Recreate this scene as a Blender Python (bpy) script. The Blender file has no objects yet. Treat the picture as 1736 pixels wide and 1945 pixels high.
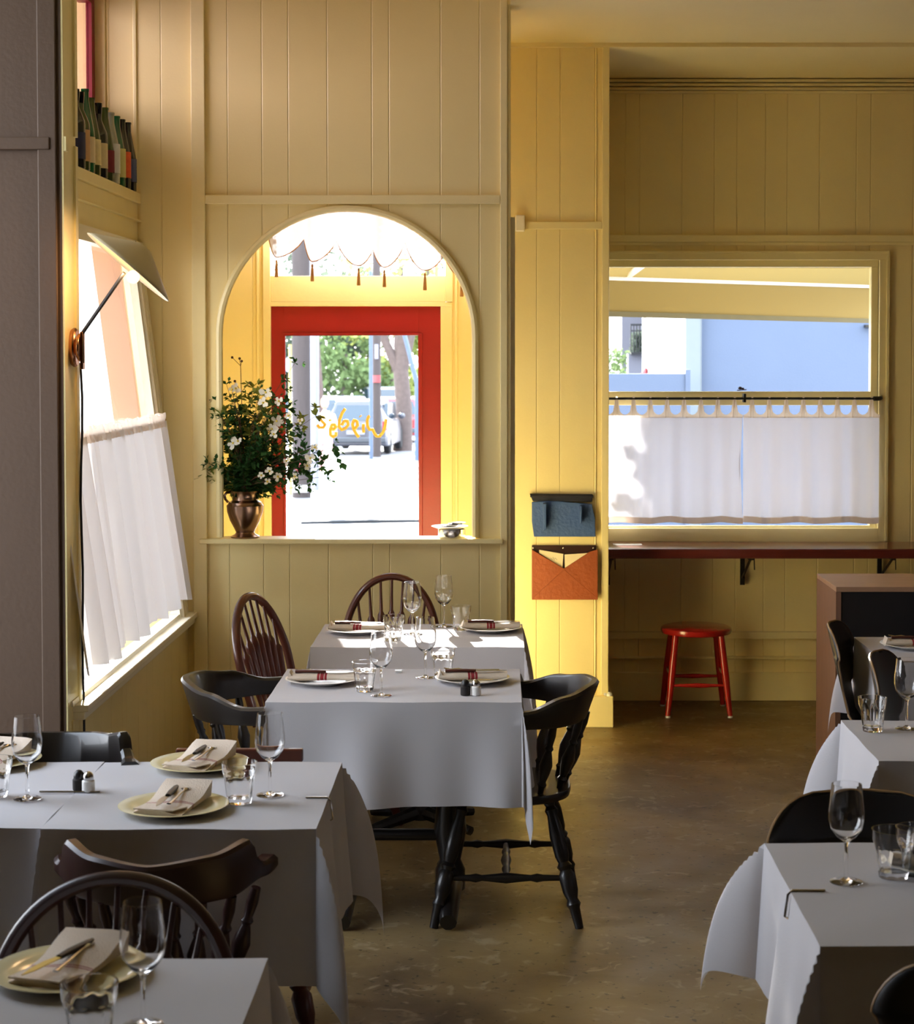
import bpy, bmesh, math, random
from mathutils import Vector, Matrix, Euler
random.seed(7)
PI = math.pi
C = bpy.context.scene.collection
# ------------------------------------------------------------------ camera
F, VX, HY, CZ = 3550.0, 950.0, 670.0, 1.85
PITCH = math.atan(126.0 / F)
cd = bpy.data.cameras.new('camera'); cam = bpy.data.objects.new('camera', cd); C.objects.link(cam)
cam.location = (0, 0, CZ); cam.rotation_euler = (PI/2 - PITCH, 0, 0)
cd.sensor_fit = 'HORIZONTAL'; cd.sensor_width = 36; cd.lens = 36 * F / 1736
cd.shift_x = -(VX - 868) / 1736; cd.shift_y = (HY + 126 - 972.5) / 1736
cd.dof.use_dof = True; cd.dof.focus_distance = 6.6; cd.dof.aperture_fstop = 9.5
cd.clip_end = 400
bpy.context.scene.camera = cam
# ------------------------------------------------------------------ world, sun, exposure
sc = bpy.context.scene
sc.view_settings.view_transform = 'Standard'; sc.view_settings.look = 'None'
sc.view_settings.gamma = 1.0; sc.view_settings.use_curve_mapping = False
sc.view_settings.exposure = 1.06
sc.cycles.diffuse_bounces = 9; sc.cycles.max_bounces = 16
SKY = 4.4; SUN = 21.0
w = bpy.data.worlds.new('sky'); sc.world = w; w.use_nodes = True
nt = w.node_tree; bg = nt.nodes['Background']
tc = nt.nodes.new('ShaderNodeTexCoord'); sx = nt.nodes.new('ShaderNodeSeparateXYZ'); rp = nt.nodes.new('ShaderNodeValToRGB')
nt.links.new(tc.outputs['Generated'], sx.inputs[0]); nt.links.new(sx.outputs['Z'], rp.inputs[0]); nt.links.new(rp.outputs[0], bg.inputs[0])
rp.color_ramp.elements[0].color = (0.95, 0.97, 1.0, 1); rp.color_ramp.elements[1].color = (0.62, 0.78, 1.0, 1)
bg.inputs[1].default_value = SKY
sl = bpy.data.lights.new('sun', 'SUN'); so = bpy.data.objects.new('sun', sl); C.objects.link(so)
sl.energy = SUN; sl.angle = 0.01; sl.color = (1, 0.95, 0.86)
so.rotation_euler = Vector((-0.19, 1.0, 0.365)).to_track_quat('Z', 'Y').to_euler()
def portal(name, loc, direction, sx_, sy_):
    l = bpy.data.lights.new(name, 'AREA'); l.shape = 'RECTANGLE'; l.size = sx_; l.size_y = sy_; l.cycles.is_portal = True
    o = bpy.data.objects.new(name, l); C.objects.link(o); o.location = loc
    o.rotation_euler = Vector(direction).to_track_quat('-Z', 'Y').to_euler()
portal('portal_main_window', (-2.65, 5.05, 2.15), (1, 0, 0), 1.7, 2.8)
portal('portal_side_window', (-1.55, 7.2, 1.5), (1, 0, -0.12), 2.1, 1.7)
portal('portal_clerestory', (-1.83, 7.1, 3.25), (1, 0, 0), 2.2, 0.8)
portal('portal_door', (-0.79, 9.98, 1.5), (0, -1, 0), 0.8, 2.6)
portal('portal_back_window', (1.25, 9.98, 1.62), (0, -1, 0), 1.5, 1.45)
# ------------------------------------------------------------------ projection helpers (pixels of the photograph to points of the place)
cp, sp_ = math.cos(PITCH), math.sin(PITCH)
def ray(px, py):
    x = (px - VX) / F; y = -(py - (HY + 126)) / F
    return Vector((x, cp + y * sp_, -sp_ + y * cp))
def PY(px, py, Y):
    r = ray(px, py); k = Y / r.y; return Vector((r.x * k, Y, CZ + r.z * k))
def PZ(px, py, Z):
    r = ray(px, py); k = (Z - CZ) / r.z; return Vector((r.x * k, r.y * k, Z))
# ------------------------------------------------------------------ materials
def lin(c):
    return tuple(((v/255)/12.92 if v/255 <= .04045 else ((v/255+.055)/1.055)**2.4) for v in c) + (1,)
def node(nt, t, **kw):
    n = nt.nodes.new(t)
    for k, v in kw.items(): setattr(n, k, v)
    return n
def math_(nt, op, a, b=None):
    n = node(nt, 'ShaderNodeMath', operation=op)
    for i, v in enumerate((a, b)):
        if v is None: continue
        if isinstance(v, (int, float)): n.inputs[i].default_value = v
        else: nt.links.new(v, n.inputs[i])
    return n.outputs[0]
def mat(name, col, rough=.5, metal=0, var=.12, scale=12, bump=.0, bscale=60, spec=.5, coat=0, trans=0, stretch=None, col2=None, emit=0):
    m = bpy.data.materials.new(name); m.use_nodes = True; nt = m.node_tree; b = nt.nodes['Principled BSDF']
    c = lin(col); b.inputs['Roughness'].default_value = rough; b.inputs['Metallic'].default_value = metal
    b.inputs['Specular IOR Level'].default_value = spec; b.inputs['Coat Weight'].default_value = coat
    t = node(nt, 'ShaderNodeTexCoord'); mp = node(nt, 'ShaderNodeMapping'); nt.links.new(t.outputs['Object'], mp.inputs[0])
    if stretch: mp.inputs['Scale'].default_value = stretch
    n = node(nt, 'ShaderNodeTexNoise'); n.inputs['Scale'].default_value = scale; n.inputs['Detail'].default_value = 4
    nt.links.new(mp.outputs[0], n.inputs[0])
    mx = node(nt, 'ShaderNodeMix', data_type='RGBA'); nt.links.new(n.outputs[0], mx.inputs[0])
    c2 = lin(col2) if col2 else tuple(v * (1 + var) for v in c[:3]) + (1,)
    c1 = c if col2 else tuple(v * (1 - var) for v in c[:3]) + (1,)
    mx.inputs[6].default_value = c1; mx.inputs[7].default_value = c2
    nt.links.new(mx.outputs[2], b.inputs['Base Color'])
    if bump:
        n2 = node(nt, 'ShaderNodeTexNoise'); n2.inputs['Scale'].default_value = bscale; nt.links.new(mp.outputs[0], n2.inputs[0])
        bp = node(nt, 'ShaderNodeBump'); bp.inputs['Strength'].default_value = bump; bp.inputs['Distance'].default_value = .01
        nt.links.new(n2.outputs[0], bp.inputs['Height']); nt.links.new(bp.outputs[0], b.inputs['Normal'])
    if emit:
        b.inputs['Emission Color'].default_value = c; b.inputs['Emission Strength'].default_value = emit
    return m
def panelled(name, col, axis='X', phase=0.0, rough=.42):
    """painted sheet panelling with unevenly spaced vertical grooves"""
    m = mat(name, col, rough, var=.05, scale=3, bump=0); nt = m.node_tree; b = nt.nodes['Principled BSDF']
    t = node(nt, 'ShaderNodeTexCoord'); s = node(nt, 'ShaderNodeSeparateXYZ'); nt.links.new(t.outputs['Object'], s.inputs[0])
    x = math_(nt, 'ADD', s.outputs[axis], phase + 40.0); x = math_(nt, 'MODULO', x, 1.22)
    acc = None
    for g in (.02, .135, .305, .50, .575, .80, .97, 1.09):
        d = math_(nt, 'ABSOLUTE', math_(nt, 'SUBTRACT', x, g))
        v = math_(nt, 'MINIMUM', math_(nt, 'DIVIDE', d, .0035), 1.0)
        acc = v if acc is None else math_(nt, 'MINIMUM', acc, v)
    ns = node(nt, 'ShaderNodeTexNoise'); ns.inputs['Scale'].default_value = 90; nt.links.new(t.outputs['Object'], ns.inputs[0])
    h = math_(nt, 'ADD', acc, math_(nt, 'MULTIPLY', ns.outputs[0], .12))
    bp = node(nt, 'ShaderNodeBump'); bp.inputs['Strength'].default_value = .8; bp.inputs['Distance'].default_value = .003
    nt.links.new(h, bp.inputs['Height']); nt.links.new(bp.outputs[0], b.inputs['Normal'])
    return m
def cloth_mat(name, col, transl=.35, clear=0.0, bump=.15, tcol=None):
    m = bpy.data.materials.new(name); m.use_nodes = True; nt = m.node_tree; nt.nodes.clear()
    o = node(nt, 'ShaderNodeOutputMaterial'); d = node(nt, 'ShaderNodeBsdfDiffuse'); tr = node(nt, 'ShaderNodeBsdfTranslucent')
    tp = node(nt, 'ShaderNodeBsdfTransparent'); m1 = node(nt, 'ShaderNodeMixShader'); m2 = node(nt, 'ShaderNodeMixShader')
    d.inputs[0].default_value = lin(col); tr.inputs[0].default_value = lin(tcol or col)
    t = node(nt, 'ShaderNodeTexCoord'); n = node(nt, 'ShaderNodeTexNoise'); n.inputs['Scale'].default_value = 250
    nt.links.new(t.outputs['Object'], n.inputs[0]); bp = node(nt, 'ShaderNodeBump'); bp.inputs['Strength'].default_value = bump
    bp.inputs['Distance'].default_value = .002; nt.links.new(n.outputs[0], bp.inputs['Height']); nt.links.new(bp.outputs[0], d.inputs['Normal'])
    m1.inputs[0].default_value = transl; m2.inputs[0].default_value = clear
    nt.links.new(d.outputs[0], m1.inputs[1]); nt.links.new(tr.outputs[0], m1.inputs[2])
    nt.links.new(m1.outputs[0], m2.inputs[1]); nt.links.new(tp.outputs[0], m2.inputs[2]); nt.links.new(m2.outputs[0], o.inputs[0])
    return m
def pane_mat(name, tint=(1, 1, 1)):
    m = bpy.data.materials.new(name); m.use_nodes = True; nt = m.node_tree; nt.nodes.clear()
    o = node(nt, 'ShaderNodeOutputMaterial'); tp = node(nt, 'ShaderNodeBsdfTransparent'); g = node(nt, 'ShaderNodeBsdfGlossy')
    lw = node(nt, 'ShaderNodeLayerWeight'); lw.inputs[0].default_value = .1; mx = node(nt, 'ShaderNodeMixShader')
    g.inputs['Roughness'].default_value = .02; tp.inputs[0].default_value = tint + (1,)
    nt.links.new(math_(nt, 'MULTIPLY', lw.outputs['Fresnel'], .35), mx.inputs[0]); nt.links.new(tp.outputs[0], mx.inputs[1]); nt.links.new(g.outputs[0], mx.inputs[2])
    nt.links.new(mx.outputs[0], o.inputs[0]); return m
def glass_mat(name, col=(1, 1, 1), rough=0.0, ior=1.45):
    m = bpy.data.materials.new(name); m.use_nodes = True; nt = m.node_tree; nt.nodes.clear()
    o = node(nt, 'ShaderNodeOutputMaterial'); g = node(nt, 'ShaderNodeBsdfGlass'); g.inputs['Color'].default_value = col + (1,)
    g.inputs['Roughness'].default_value = rough; g.inputs['IOR'].default_value = ior; nt.links.new(g.outputs[0], o.inputs[0]); return m
def stripe_mat(name, axis='X', stripes=((-.012, .004), (.0, .006), (.012, .004)), base=(214, 200, 182), red=(150, 40, 48)):
    m = mat(name, base, .9, var=.06, bump=.3, bscale=300); nt = m.node_tree; b = nt.nodes['Principled BSDF']
    src = b.inputs['Base Color'].links[0].from_socket
    t = node(nt, 'ShaderNodeTexCoord'); s = node(nt, 'ShaderNodeSeparateXYZ'); nt.links.new(t.outputs['Object'], s.inputs[0])
    acc = None
    for c0, hw in stripes:
        v = math_(nt, 'LESS_THAN', math_(nt, 'ABSOLUTE', math_(nt, 'SUBTRACT', s.outputs[axis], c0)), hw)
        acc = v if acc is None else math_(nt, 'MAXIMUM', acc, v)
    mx = node(nt, 'ShaderNodeMix', data_type='RGBA'); nt.links.new(acc, mx.inputs[0]); nt.links.new(src, mx.inputs[6]); mx.inputs[7].default_value = lin(red)
    nt.links.new(mx.outputs[2], b.inputs['Base Color']); return m
def concrete(name):
    m = bpy.data.materials.new(name); m.use_nodes = True; nt = m.node_tree; b = nt.nodes['Principled BSDF']
    t = node(nt, 'ShaderNodeTexCoord')
    def nz(s, d=6, dist=0):
        n = node(nt, 'ShaderNodeTexNoise'); n.inputs['Scale'].default_value = s; n.inputs['Detail'].default_value = d; n.inputs['Distortion'].default_value = dist
        nt.links.new(t.outputs['Object'], n.inputs[0]); return n.outputs[0]
    r = node(nt, 'ShaderNodeValToRGB'); nt.links.new(nz(1.6, 8, .6), r.inputs[0])
    e = r.color_ramp.elements; e[0].position = .24; e[0].color = lin((74, 56, 36)); e[1].position = .76; e[1].color = lin((148, 124, 80))
    r2 = node(nt, 'ShaderNodeValToRGB'); nt.links.new(nz(38, 2), r2.inputs[0])
    r2.color_ramp.elements[0].position = .31; r2.color_ramp.elements[0].color = (.22, .17, .13, 1); r2.color_ramp.elements[1].position = .36; r2.color_ramp.elements[1].color = (1, 1, 1, 1)
    mx = node(nt, 'ShaderNodeMix', data_type='RGBA', blend_type='MULTIPLY'); mx.inputs[0].default_value = .8
    nt.links.new(r.outputs[0], mx.inputs[6]); nt.links.new(r2.outputs[0], mx.inputs[7])
    # pale scuffs
    r3 = node(nt, 'ShaderNodeValToRGB'); nt.links.new(nz(13, 8, 1.2), r3.inputs[0]); r3.color_ramp.elements[0].position = .58; r3.color_ramp.elements[1].position = .68
    m2 = node(nt, 'ShaderNodeMix', data_type='RGBA'); nt.links.new(math_(nt, 'MULTIPLY', r3.outputs[0], .45), m2.inputs[0])
    nt.links.new(mx.outputs[2], m2.inputs[6]); m2.inputs[7].default_value = lin((170, 155, 125))
    nt.links.new(m2.outputs[2], b.inputs['Base Color'])
    rr = math_(nt, 'ADD', math_(nt, 'MULTIPLY', nz(5), .35), .22); nt.links.new(rr, b.inputs['Roughness'])
    bp = node(nt, 'ShaderNodeBump'); bp.inputs['Strength'].default_value = .25; bp.inputs['Distance'].default_value = .003
    nt.links.new(nz(18), bp.inputs['Height']); nt.links.new(bp.outputs[0], b.inputs['Normal'])
    return m
YEL = (241, 224, 162)
M = dict(
    wall=panelled('yellow_panelling', YEL, 'X', .1), wall_y=panelled('yellow_panelling_side', YEL, 'Y', .1),
    paint=mat('yellow_gloss_paint', (242, 227, 168), .35, var=.04, bump=.05), ceil=mat('ceiling_paint', (239, 223, 164), .7, var=.05, scale=2, bump=.1, bscale=40),
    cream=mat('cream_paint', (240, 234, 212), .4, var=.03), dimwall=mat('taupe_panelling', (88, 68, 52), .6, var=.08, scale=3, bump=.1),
    floor=concrete('polished_concrete'), counter=mat('mahogany_counter', (98, 40, 34), .22, var=.35, scale=6, stretch=(1, 9, 9), coat=.4),
    red=mat('red_door_paint', (156, 24, 26), .38, var=.08, bump=.05), dred=mat('dark_red_paint', (128, 22, 36), .4, var=.1), stool=mat('red_lacquer', (172, 30, 24), .2, var=.12, coat=.5),
    cloth=cloth_mat('white_linen', (208, 206, 210), .12), linen2=cloth_mat('linen_tab', (225, 208, 190), .4), sheer=cloth_mat('sheer_white_cotton', (226, 220, 222), .46, .05, tcol=(186, 184, 192)),
    lace=cloth_mat('ivory_lace', (205, 190, 190), .2, .07, tcol=(168, 152, 156)), sidesheer=cloth_mat('white_voile', (240, 236, 232), .30, .02, tcol=(176, 172, 172)), fringe=mat('tan_thread', (176, 130, 84), .9),
    dark=mat('black_stained_wood', (26, 21, 20), .38, var=.3, scale=8, coat=.25), brown=mat('red_brown_wood', (92, 46, 34), .32, var=.35, scale=7, stretch=(3, 3, .6), coat=.3),
    dbrown=mat('dark_mahogany', (52, 27, 24), .34, var=.3, scale=8), blackply=mat('black_plywood', (26, 24, 24), .35, var=.15), iron=mat('cast_iron', (20, 19, 19), .5, bump=.3),
    plyedge=mat('plywood_edge', (150, 118, 78), .5, var=.2), wood=mat('light_oak', (176, 140, 112), .5, var=.16, scale=5, stretch=(1, 9, .8)), woodside=mat('oak_side', (140, 104, 84), .5, var=.16, scale=5, stretch=(6, 6, .8)),
    black=mat('black_panel', (24, 22, 26), .6), pane=pane_mat('window_glass'), pinkpane=pane_mat('tinted_glass', (.96, .86, .90)), glass=glass_mat('clear_glass'),
    brass=mat('aged_brass', (176, 126, 92), .22, metal=1, var=.15), silver=mat('tarnished_silver', (150, 122, 104), .25, metal=1, var=.3, scale=9), steel=mat('steel', (200, 198, 196), .18, metal=1, var=.05),
    shade=mat('cream_enamel', (206, 192, 158), .45, var=.04), bulb=mat('bulb_glow', (255, 190, 120), .3, emit=3), cord=mat('black_rubber', (16, 16, 20), .5),
    china=mat('cream_china', (226, 220, 190), .15, var=.03), white=mat('white_china', (236, 234, 230), .15, var=.02), ychina=mat('straw_china', (208, 198, 156), .15, var=.04),
    napkin=stripe_mat('striped_napkin'), napfold=stripe_mat('striped_napkin_folded', 'Y', ((-.028, .0014), (-.022, .0014)), base=(225,208,190)), handle=mat('dark_wood_handle', (72, 30, 26), .35), bhandle=mat('black_handle', (24, 20, 20), .4),
    blue=mat('blue_leather', (60, 90, 148), .6, var=.18, bump=.3, scale=9), navy=mat('navy_leather', (24, 26, 44), .6), tan=mat('tan_leather', (156, 78, 38), .5, var=.16, scale=8, bump=.25), paper=mat('cream_paper', (226, 214, 180), .8), ink=mat('ink', (60, 55, 50), .8),
    leaf=cloth_mat('dark_green_leaf', (62, 98, 54), .35), leaf2=cloth_mat('olive_leaf', (132, 140, 66), .4), stem=mat('brown_stem', (84, 58, 40), .7), petal=cloth_mat('white_petal', (242, 240, 226), .35), pip=mat('yellow_stamens', (214, 190, 70), .7),
    gold=mat('gold_paint_and_glint', (244, 204, 96), .5, var=.1), pepper=mat('black_pepper', (34, 28, 26), .8, var=.5, scale=200), salt=mat('white_salt', (236, 234, 230), .8),
    pavement=mat('pale_concrete', (116, 115, 117), .9, var=.06, scale=1.5, bump=.2, bscale=8), asphalt=mat('asphalt', (150, 152, 158), .9, var=.08, scale=3),
    pole=mat('weathered_timber', (74, 66, 64), .9, var=.25, scale=6, stretch=(8, 8, .4), bump=.5), wpole=mat('white_steel', (140, 142, 156), .5), bpole=mat('blue_grey_pole', (84, 100, 124), .5), ypole=mat('yellow_post', (222, 196, 110), .6),
    foliage=cloth_mat('street_tree_leaves', (104, 122, 80), .3), foliage2=cloth_mat('yellow_green_leaves', (134, 144, 84), .3), foliage3=cloth_mat('grey_green_leaves', (92, 102, 88), .25), bark=mat('bark', (88, 76, 72), .9, var=.3, scale=9, bump=.6),
    carw=mat('white_car_paint', (180, 184, 192), .25, coat=.6), carg=mat('grey_car_paint', (74, 76, 86), .3, coat=.6), carb=mat('blue_grey_car_paint', (104, 118, 142), .3, coat=.6), carr=mat('red_car_paint', (150, 50, 54), .3, coat=.6), cark=mat('dark_car_paint', (60, 66, 74), .3, coat=.6),
    carglass=mat('car_glass', (34, 52, 64), .08, spec=.8), tyre=mat('tyre', (28, 28, 30), .8), lampred=mat('tail_light', (170, 40, 44), .2),
    awn=cloth_mat('yellow_awning', (156, 136, 88), .16, tcol=(158, 138, 84)), awnd=mat('awning_band', (104, 96, 66), .8), walum=mat('white_aluminium', (236, 234, 234), .4),
    bluewall=mat('blue_stucco', (88, 100, 122), .9, var=.04, scale=2, bump=.1), palewall=mat('pale_stucco', (116, 124, 128), .9, var=.03), whitewall=mat('white_stucco', (102, 102, 110), .9, var=.03), greyroof=mat('grey_roof', (104, 116, 124), .8), creamwall=mat('cream_stucco', (244, 238, 226), .9, var=.04, bump=.3),
    pinkwood=mat('salmon_painted_timber', (222, 176, 150), .6, var=.05), skin=mat('skin', (206, 160, 134), .6), trousers=mat('pink_trousers', (216, 170, 168), .8), shirt=mat('white_shirt', (235, 232, 232), .8), hair=mat('fair_hair', (180, 150, 110), .8),
    bgreen=glass_mat('green_bottle', (.03, .22, .06)), bdark=mat('dark_bottle', (18, 22, 16), .08, spec=.8), bolive=mat('olive_bottle', (58, 74, 20), .08, spec=.8), bclear=mat('pale_bottle', (170, 176, 160), .1, spec=.8), bemer=mat('emerald_bottle', (16, 92, 48), .08, spec=.8),
)
# ------------------------------------------------------------------ mesh helpers
class MB:
    def __init__(s): s.v = []; s.f = []
    def add(s, vs, fs):
        n = len(s.v); s.v += [Vector(v) for v in vs]; s.f += [tuple(i + n for i in f) for f in fs]; return s
    def box(s, x0, x1, y0, y1, z0, z1, mtx=None):
        vs = [Vector((x, y, z)) for x in (x0, x1) for y in (y0, y1) for z in (z0, z1)]
        if mtx: vs = [mtx @ v for v in vs]
        return s.add(vs, [(0,1,3,2),(4,6,7,5),(0,4,5,1),(2,3,7,6),(0,2,6,4),(1,5,7,3)])
    def prism(s, pts, axis, a, b):
        """2D outline extruded from a to b along axis; pts are the other two coordinates in order"""
        def mk(p, h): return {'X': (h, p[0], p[1]), 'Y': (p[0], h, p[1]), 'Z': (p[0], p[1], h)}[axis]
        n = len(pts); vs = [mk(p, a) for p in pts] + [mk(p, b) for p in pts]
        return s.add(vs, [tuple(range(n)), tuple(range(2*n-1, n-1, -1))] + [(i, i+n, (i+1) % n + n, (i+1) % n) for i in range(n)])
    def lathe(s, prof, seg=24, c=(0, 0, 0), mtx=None, cap=True, mod=None):
        vs = []; fs = []; c = Vector(c)
        for r, z in prof:
            for k in range(seg):
                a = 2*PI*k/seg; rr = r * (mod(a, z) if mod else 1)
                v = Vector((rr*math.cos(a), rr*math.sin(a), z)); vs.append((mtx @ v if mtx else v) + c)
        m = len(prof)
        for i in range(m-1):
            for k in range(seg):
                k2 = (k+1) % seg; fs.append((i*seg+k, i*seg+k2, (i+1)*seg+k2, (i+1)*seg+k))
        if cap:
            fs.append(tuple(range(seg-1, -1, -1))); fs.append(tuple((m-1)*seg+k for k in range(seg)))
        return s.add(vs, fs)
    def tube(s, pts, r, seg=8, flat=1.0, closed=False):
        """round or flattened rod along points; r a number or one per point"""
        pts = [Vector(p) for p in pts]; n = len(pts); vs = []; fs = []
        rs = r if isinstance(r, (list, tuple)) else [r]*n
        up = Vector((0, 0, 1)); prev = None
        for i, p in enumerate(pts):
            a = pts[(i-1) % n] if (i > 0 or closed) else p; b = pts[(i+1) % n] if (i < n-1 or closed) else p
            d = (b-a).normalized() if (b-a).length > 1e-9 else Vector((0, 0, 1))
            if prev is None:
                u = d.cross(up); u = u if u.length > .05 else d.cross(Vector((0, 1, 0)))
            else: u = prev - d*prev.dot(d)
            u.normalize(); prev = u; v = d.cross(u)
            for k in range(seg):
                t = 2*PI*k/seg; vs.append(p + u*math.cos(t)*rs[i] + v*math.sin(t)*rs[i]*flat)
        for i in range(n if closed else n-1):
            for k in range(seg):
                k2 = (k+1) % seg; j = (i+1) % n; fs.append((i*seg+k, i*seg+k2, j*seg+k2, j*seg+k))
        if not closed: fs.append(tuple(range(seg-1, -1, -1))); fs.append(tuple((n-1)*seg+k for k in range(seg)))
        return s.add(vs, fs)
    def turned(s, p0, p1, prof, seg=12, flat=1.0):
        """lathe-turned stick from p0 to p1; prof = (t, r)"""
        p0, p1 = Vector(p0), Vector(p1); d = p1-p0
        return s.tube([p0 + d*t for t, r in prof], [r for t, r in prof], seg, flat)
    def grid(s, fn, nu, nv):
        vs = [fn(i/nu, j/nv) for j in range(nv+1) for i in range(nu+1)]
        return s.add(vs, [(j*(nu+1)+i, j*(nu+1)+i+1, (j+1)*(nu+1)+i+1, (j+1)*(nu+1)+i) for j in range(nv) for i in range(nu)])
    def sphere(s, c, r, seg=12, sq=(1, 1, 1)):
        n = seg//2; prof = [(math.sin(PI*i/n)*r, -math.cos(PI*i/n)*r) for i in range(n+1)]
        prof[0] = (r*.02, -r); prof[-1] = (r*.02, r)
        return s.lathe(prof, seg, c, Matrix.Diagonal(sq))
    def build(s, name, m, parent=None, smooth=True, world=False, bevel=0, thick=0, sub=0, recalc=True):
        me = bpy.data.meshes.new(name)
        vs = s.v
        if world and parent is not None:
            inv = parent.matrix_basis.inverted(); vs = [inv @ v for v in vs]
        me.from_pydata([tuple(v) for v in vs], [], s.f)
        if recalc:
            bm = bmesh.new(); bm.from_mesh(me); bmesh.ops.remove_doubles(bm, verts=bm.verts, dist=1e-5); bmesh.ops.recalc_face_normals(bm, faces=bm.faces); bm.to_mesh(me); bm.free()
        if smooth:
            for p in me.polygons: p.use_smooth = True
            try: me.set_sharp_from_angle(angle=math.radians(38))
            except Exception: pass
        me.materials.append(M[m] if isinstance(m, str) else m)
        o = bpy.data.objects.new(name, me); C.objects.link(o)
        if parent is not None: o.parent = parent
        if thick:
            k = o.modifiers.new('thickness', 'SOLIDIFY'); k.thickness = thick; k.offset = 0
        if bevel:
            k = o.modifiers.new('bevel', 'BEVEL'); k.width = bevel; k.segments = 2; k.limit_method = 'ANGLE'
        if sub:
            k = o.modifiers.new('sub', 'SUBSURF'); k.levels = sub; k.render_levels = sub
        return o
def tag(o, label, cat, group=None, kind=None):
    o['label'] = label; o['category'] = cat
    if group: o['group'] = group
    if kind: o['kind'] = kind
    return o
def thing(name, label, cat, loc=(0, 0, 0), rz=0, group=None, kind=None):
    o = bpy.data.objects.new(name, None); C.objects.link(o); o.empty_display_size = .1
    o.location = loc; o.rotation_euler = (0, 0, rz); o.matrix_basis = Matrix.Translation(loc) @ Matrix.Rotation(rz, 4, 'Z')
    return tag(o, label, cat, group, kind)
def dup(root, loc, rz, label, group=None):
    r = root.copy(); C.objects.link(r); r.matrix_basis = Matrix.Translation(loc) @ Matrix.Rotation(rz, 4, 'Z'); r['label'] = label
    if group: r['group'] = group
    for ch in list(root.children):
        c = ch.copy(); C.objects.link(c); c.parent = r
        for g in list(ch.children):
            d = g.copy(); C.objects.link(d); d.parent = c
    return r
def lerp(tab, t):
    for (a, va), (b, vb) in zip(tab, tab[1:]):
        if t <= b:
            k = (t-a)/(b-a) if b > a else 0; k = k*k*(3-2*k)
            return va + (vb-va)*k
    return tab[-1][1]
def st(name, mb, m, label, cat, parent=None, **kw):
    o = mb.build(name, m, parent, smooth=False, **kw)
    if parent is None: tag(o, label, cat, kind='structure')
    return o
# ================================================================== SETTING
YA, YD, YC = 8.2, 9.9, 9.2       # arch wall, door and window wall, column front
XE = .045                         # end of the arch wall
XW = lambda z: -1.374 - .1231*(z-.71)   # leaning side window plane
st('floor', MB().box(-2.8, 3.6, -6, 10.0, -.06, 0), 'floor', 'brown polished concrete floor with pale scuffs', 'floor')
st('ceiling', MB().box(-2.8, XE, -6, 10.0, 3.85, 3.9).box(XE, 3.6, -6, YC, 3.36, 3.9).box(XE, 3.6, YC, 10.0, 3.42, 3.9), 'ceil', 'pale yellow painted ceiling and lowered soffit', 'ceiling')
a = MB().prism([(YC-.03, 3.34), (YC+.02, 3.34), (YD, 3.285), (YD, 3.42), (YC-.03, 3.42)], 'X', XE, 3.6)
st('trim_1', a, 'ceil', 'shallow beam and sloping ceiling strip above the right window', 'trim')
# arch wall: pieces around the opening
ax, ar, az = -.67, .561, 1.92
arc = [(ax + ar*math.cos(PI - PI*i/40), az + ar*math.sin(PI*i/40)) for i in range(41)]
aw = MB().box(-1.60, ax-ar, YA, YA+.09, 0, az).box(ax+ar, XE, YA, YA+.09, 0, az).box(ax-ar, ax+ar, YA, YA+.09, 0, 1.01)
aw.prism([(-1.60, az)] + arc + [(XE, az), (XE, 3.86), (-1.60, 3.86)], 'Y', YA, YA+.09)
aw.box(-1.95, -1.60, YA, YA+.09, 2.5, 3.86)
st('wall_back', aw, 'wall', 'yellow grooved panel wall with a round arched opening', 'wall')
# arch bead moulding
path = [(ax-ar, YA-.004, 1.04)] + [(p[0], YA-.004, p[1]) for p in arc] + [(ax+ar, YA-.004, 1.04)]
st('trim_2', MB().tube(path, .016, 8), 'paint', 'rounded bead moulding around the arched opening', 'trim')
b = MB()
b.box(-1.347, -1.287, YA-.022, YA, 0, 3.86)                      # corner batten
b.box(.0, .032, YA-.02, YA, 0, 3.86); b.box(.032, .046, YA-.012, YA+.1, 0, 3.86)
b.box(-1.287, .0, YA-.022, YA, PY(400, 388, YA).z, PY(400, 371, YA).z)
b.box(-1.77, -1.72, YA-.012, YA, 2.55, 3.8); b.box(-1.60, -1.585, YA-.01, YA, 2.55, 3.8)
st('trim_3', b, 'paint', 'vertical battens and rail on the arched wall', 'trim', bevel=.003)
st('trim_4', MB().box(XE-.005, .066, YA+.10, YA+.13, 0, 2.45), 'cream', 'cream upright casing behind the end of the arched wall', 'trim')
lg = MB().box(PY(380, 1030, YA).x, .012, YA-.035, YA+.11, 1.012, 1.034)
st('trim_5', lg, 'paint', 'painted ledge along the foot of the arched opening', 'ledge', bevel=.004)
# left: lower wall, sill, leaning window, shelf box, clerestory
lw_ = MB().box(-1.47, -1.375, 5.98, YA, 0, .665)
st('wall_left', lw_, 'wall_y', 'yellow grooved dado under the leaning side window', 'wall')
sl_ = MB().box(-1.44, -1.330, 6.0, YA, .69, .712).box(-1.40, -1.342, 6.0, YA, .664, .69)
st('trim_6', sl_, 'cream', 'cream painted sill of the leaning side window', 'sill', bevel=.003)
win2 = thing('window_2', 'leaning side window with painted frame left of the arch', 'window', (-1.4, 7.2, .71), 0, kind='structure')
def lean(mb, y0, y1, z0, z1, d0, d1):
    """box in the leaning plane; d is the distance outward"""
    vs = [Vector((XW(z) - d, y, z)) for d in (d0, d1) for y in (y0, y1) for z in (z0, z1)]
    return mb.add(vs, [(0,1,3,2),(4,6,7,5),(0,4,5,1),(2,3,7,6),(0,2,6,4),(1,5,7,3)])
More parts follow.
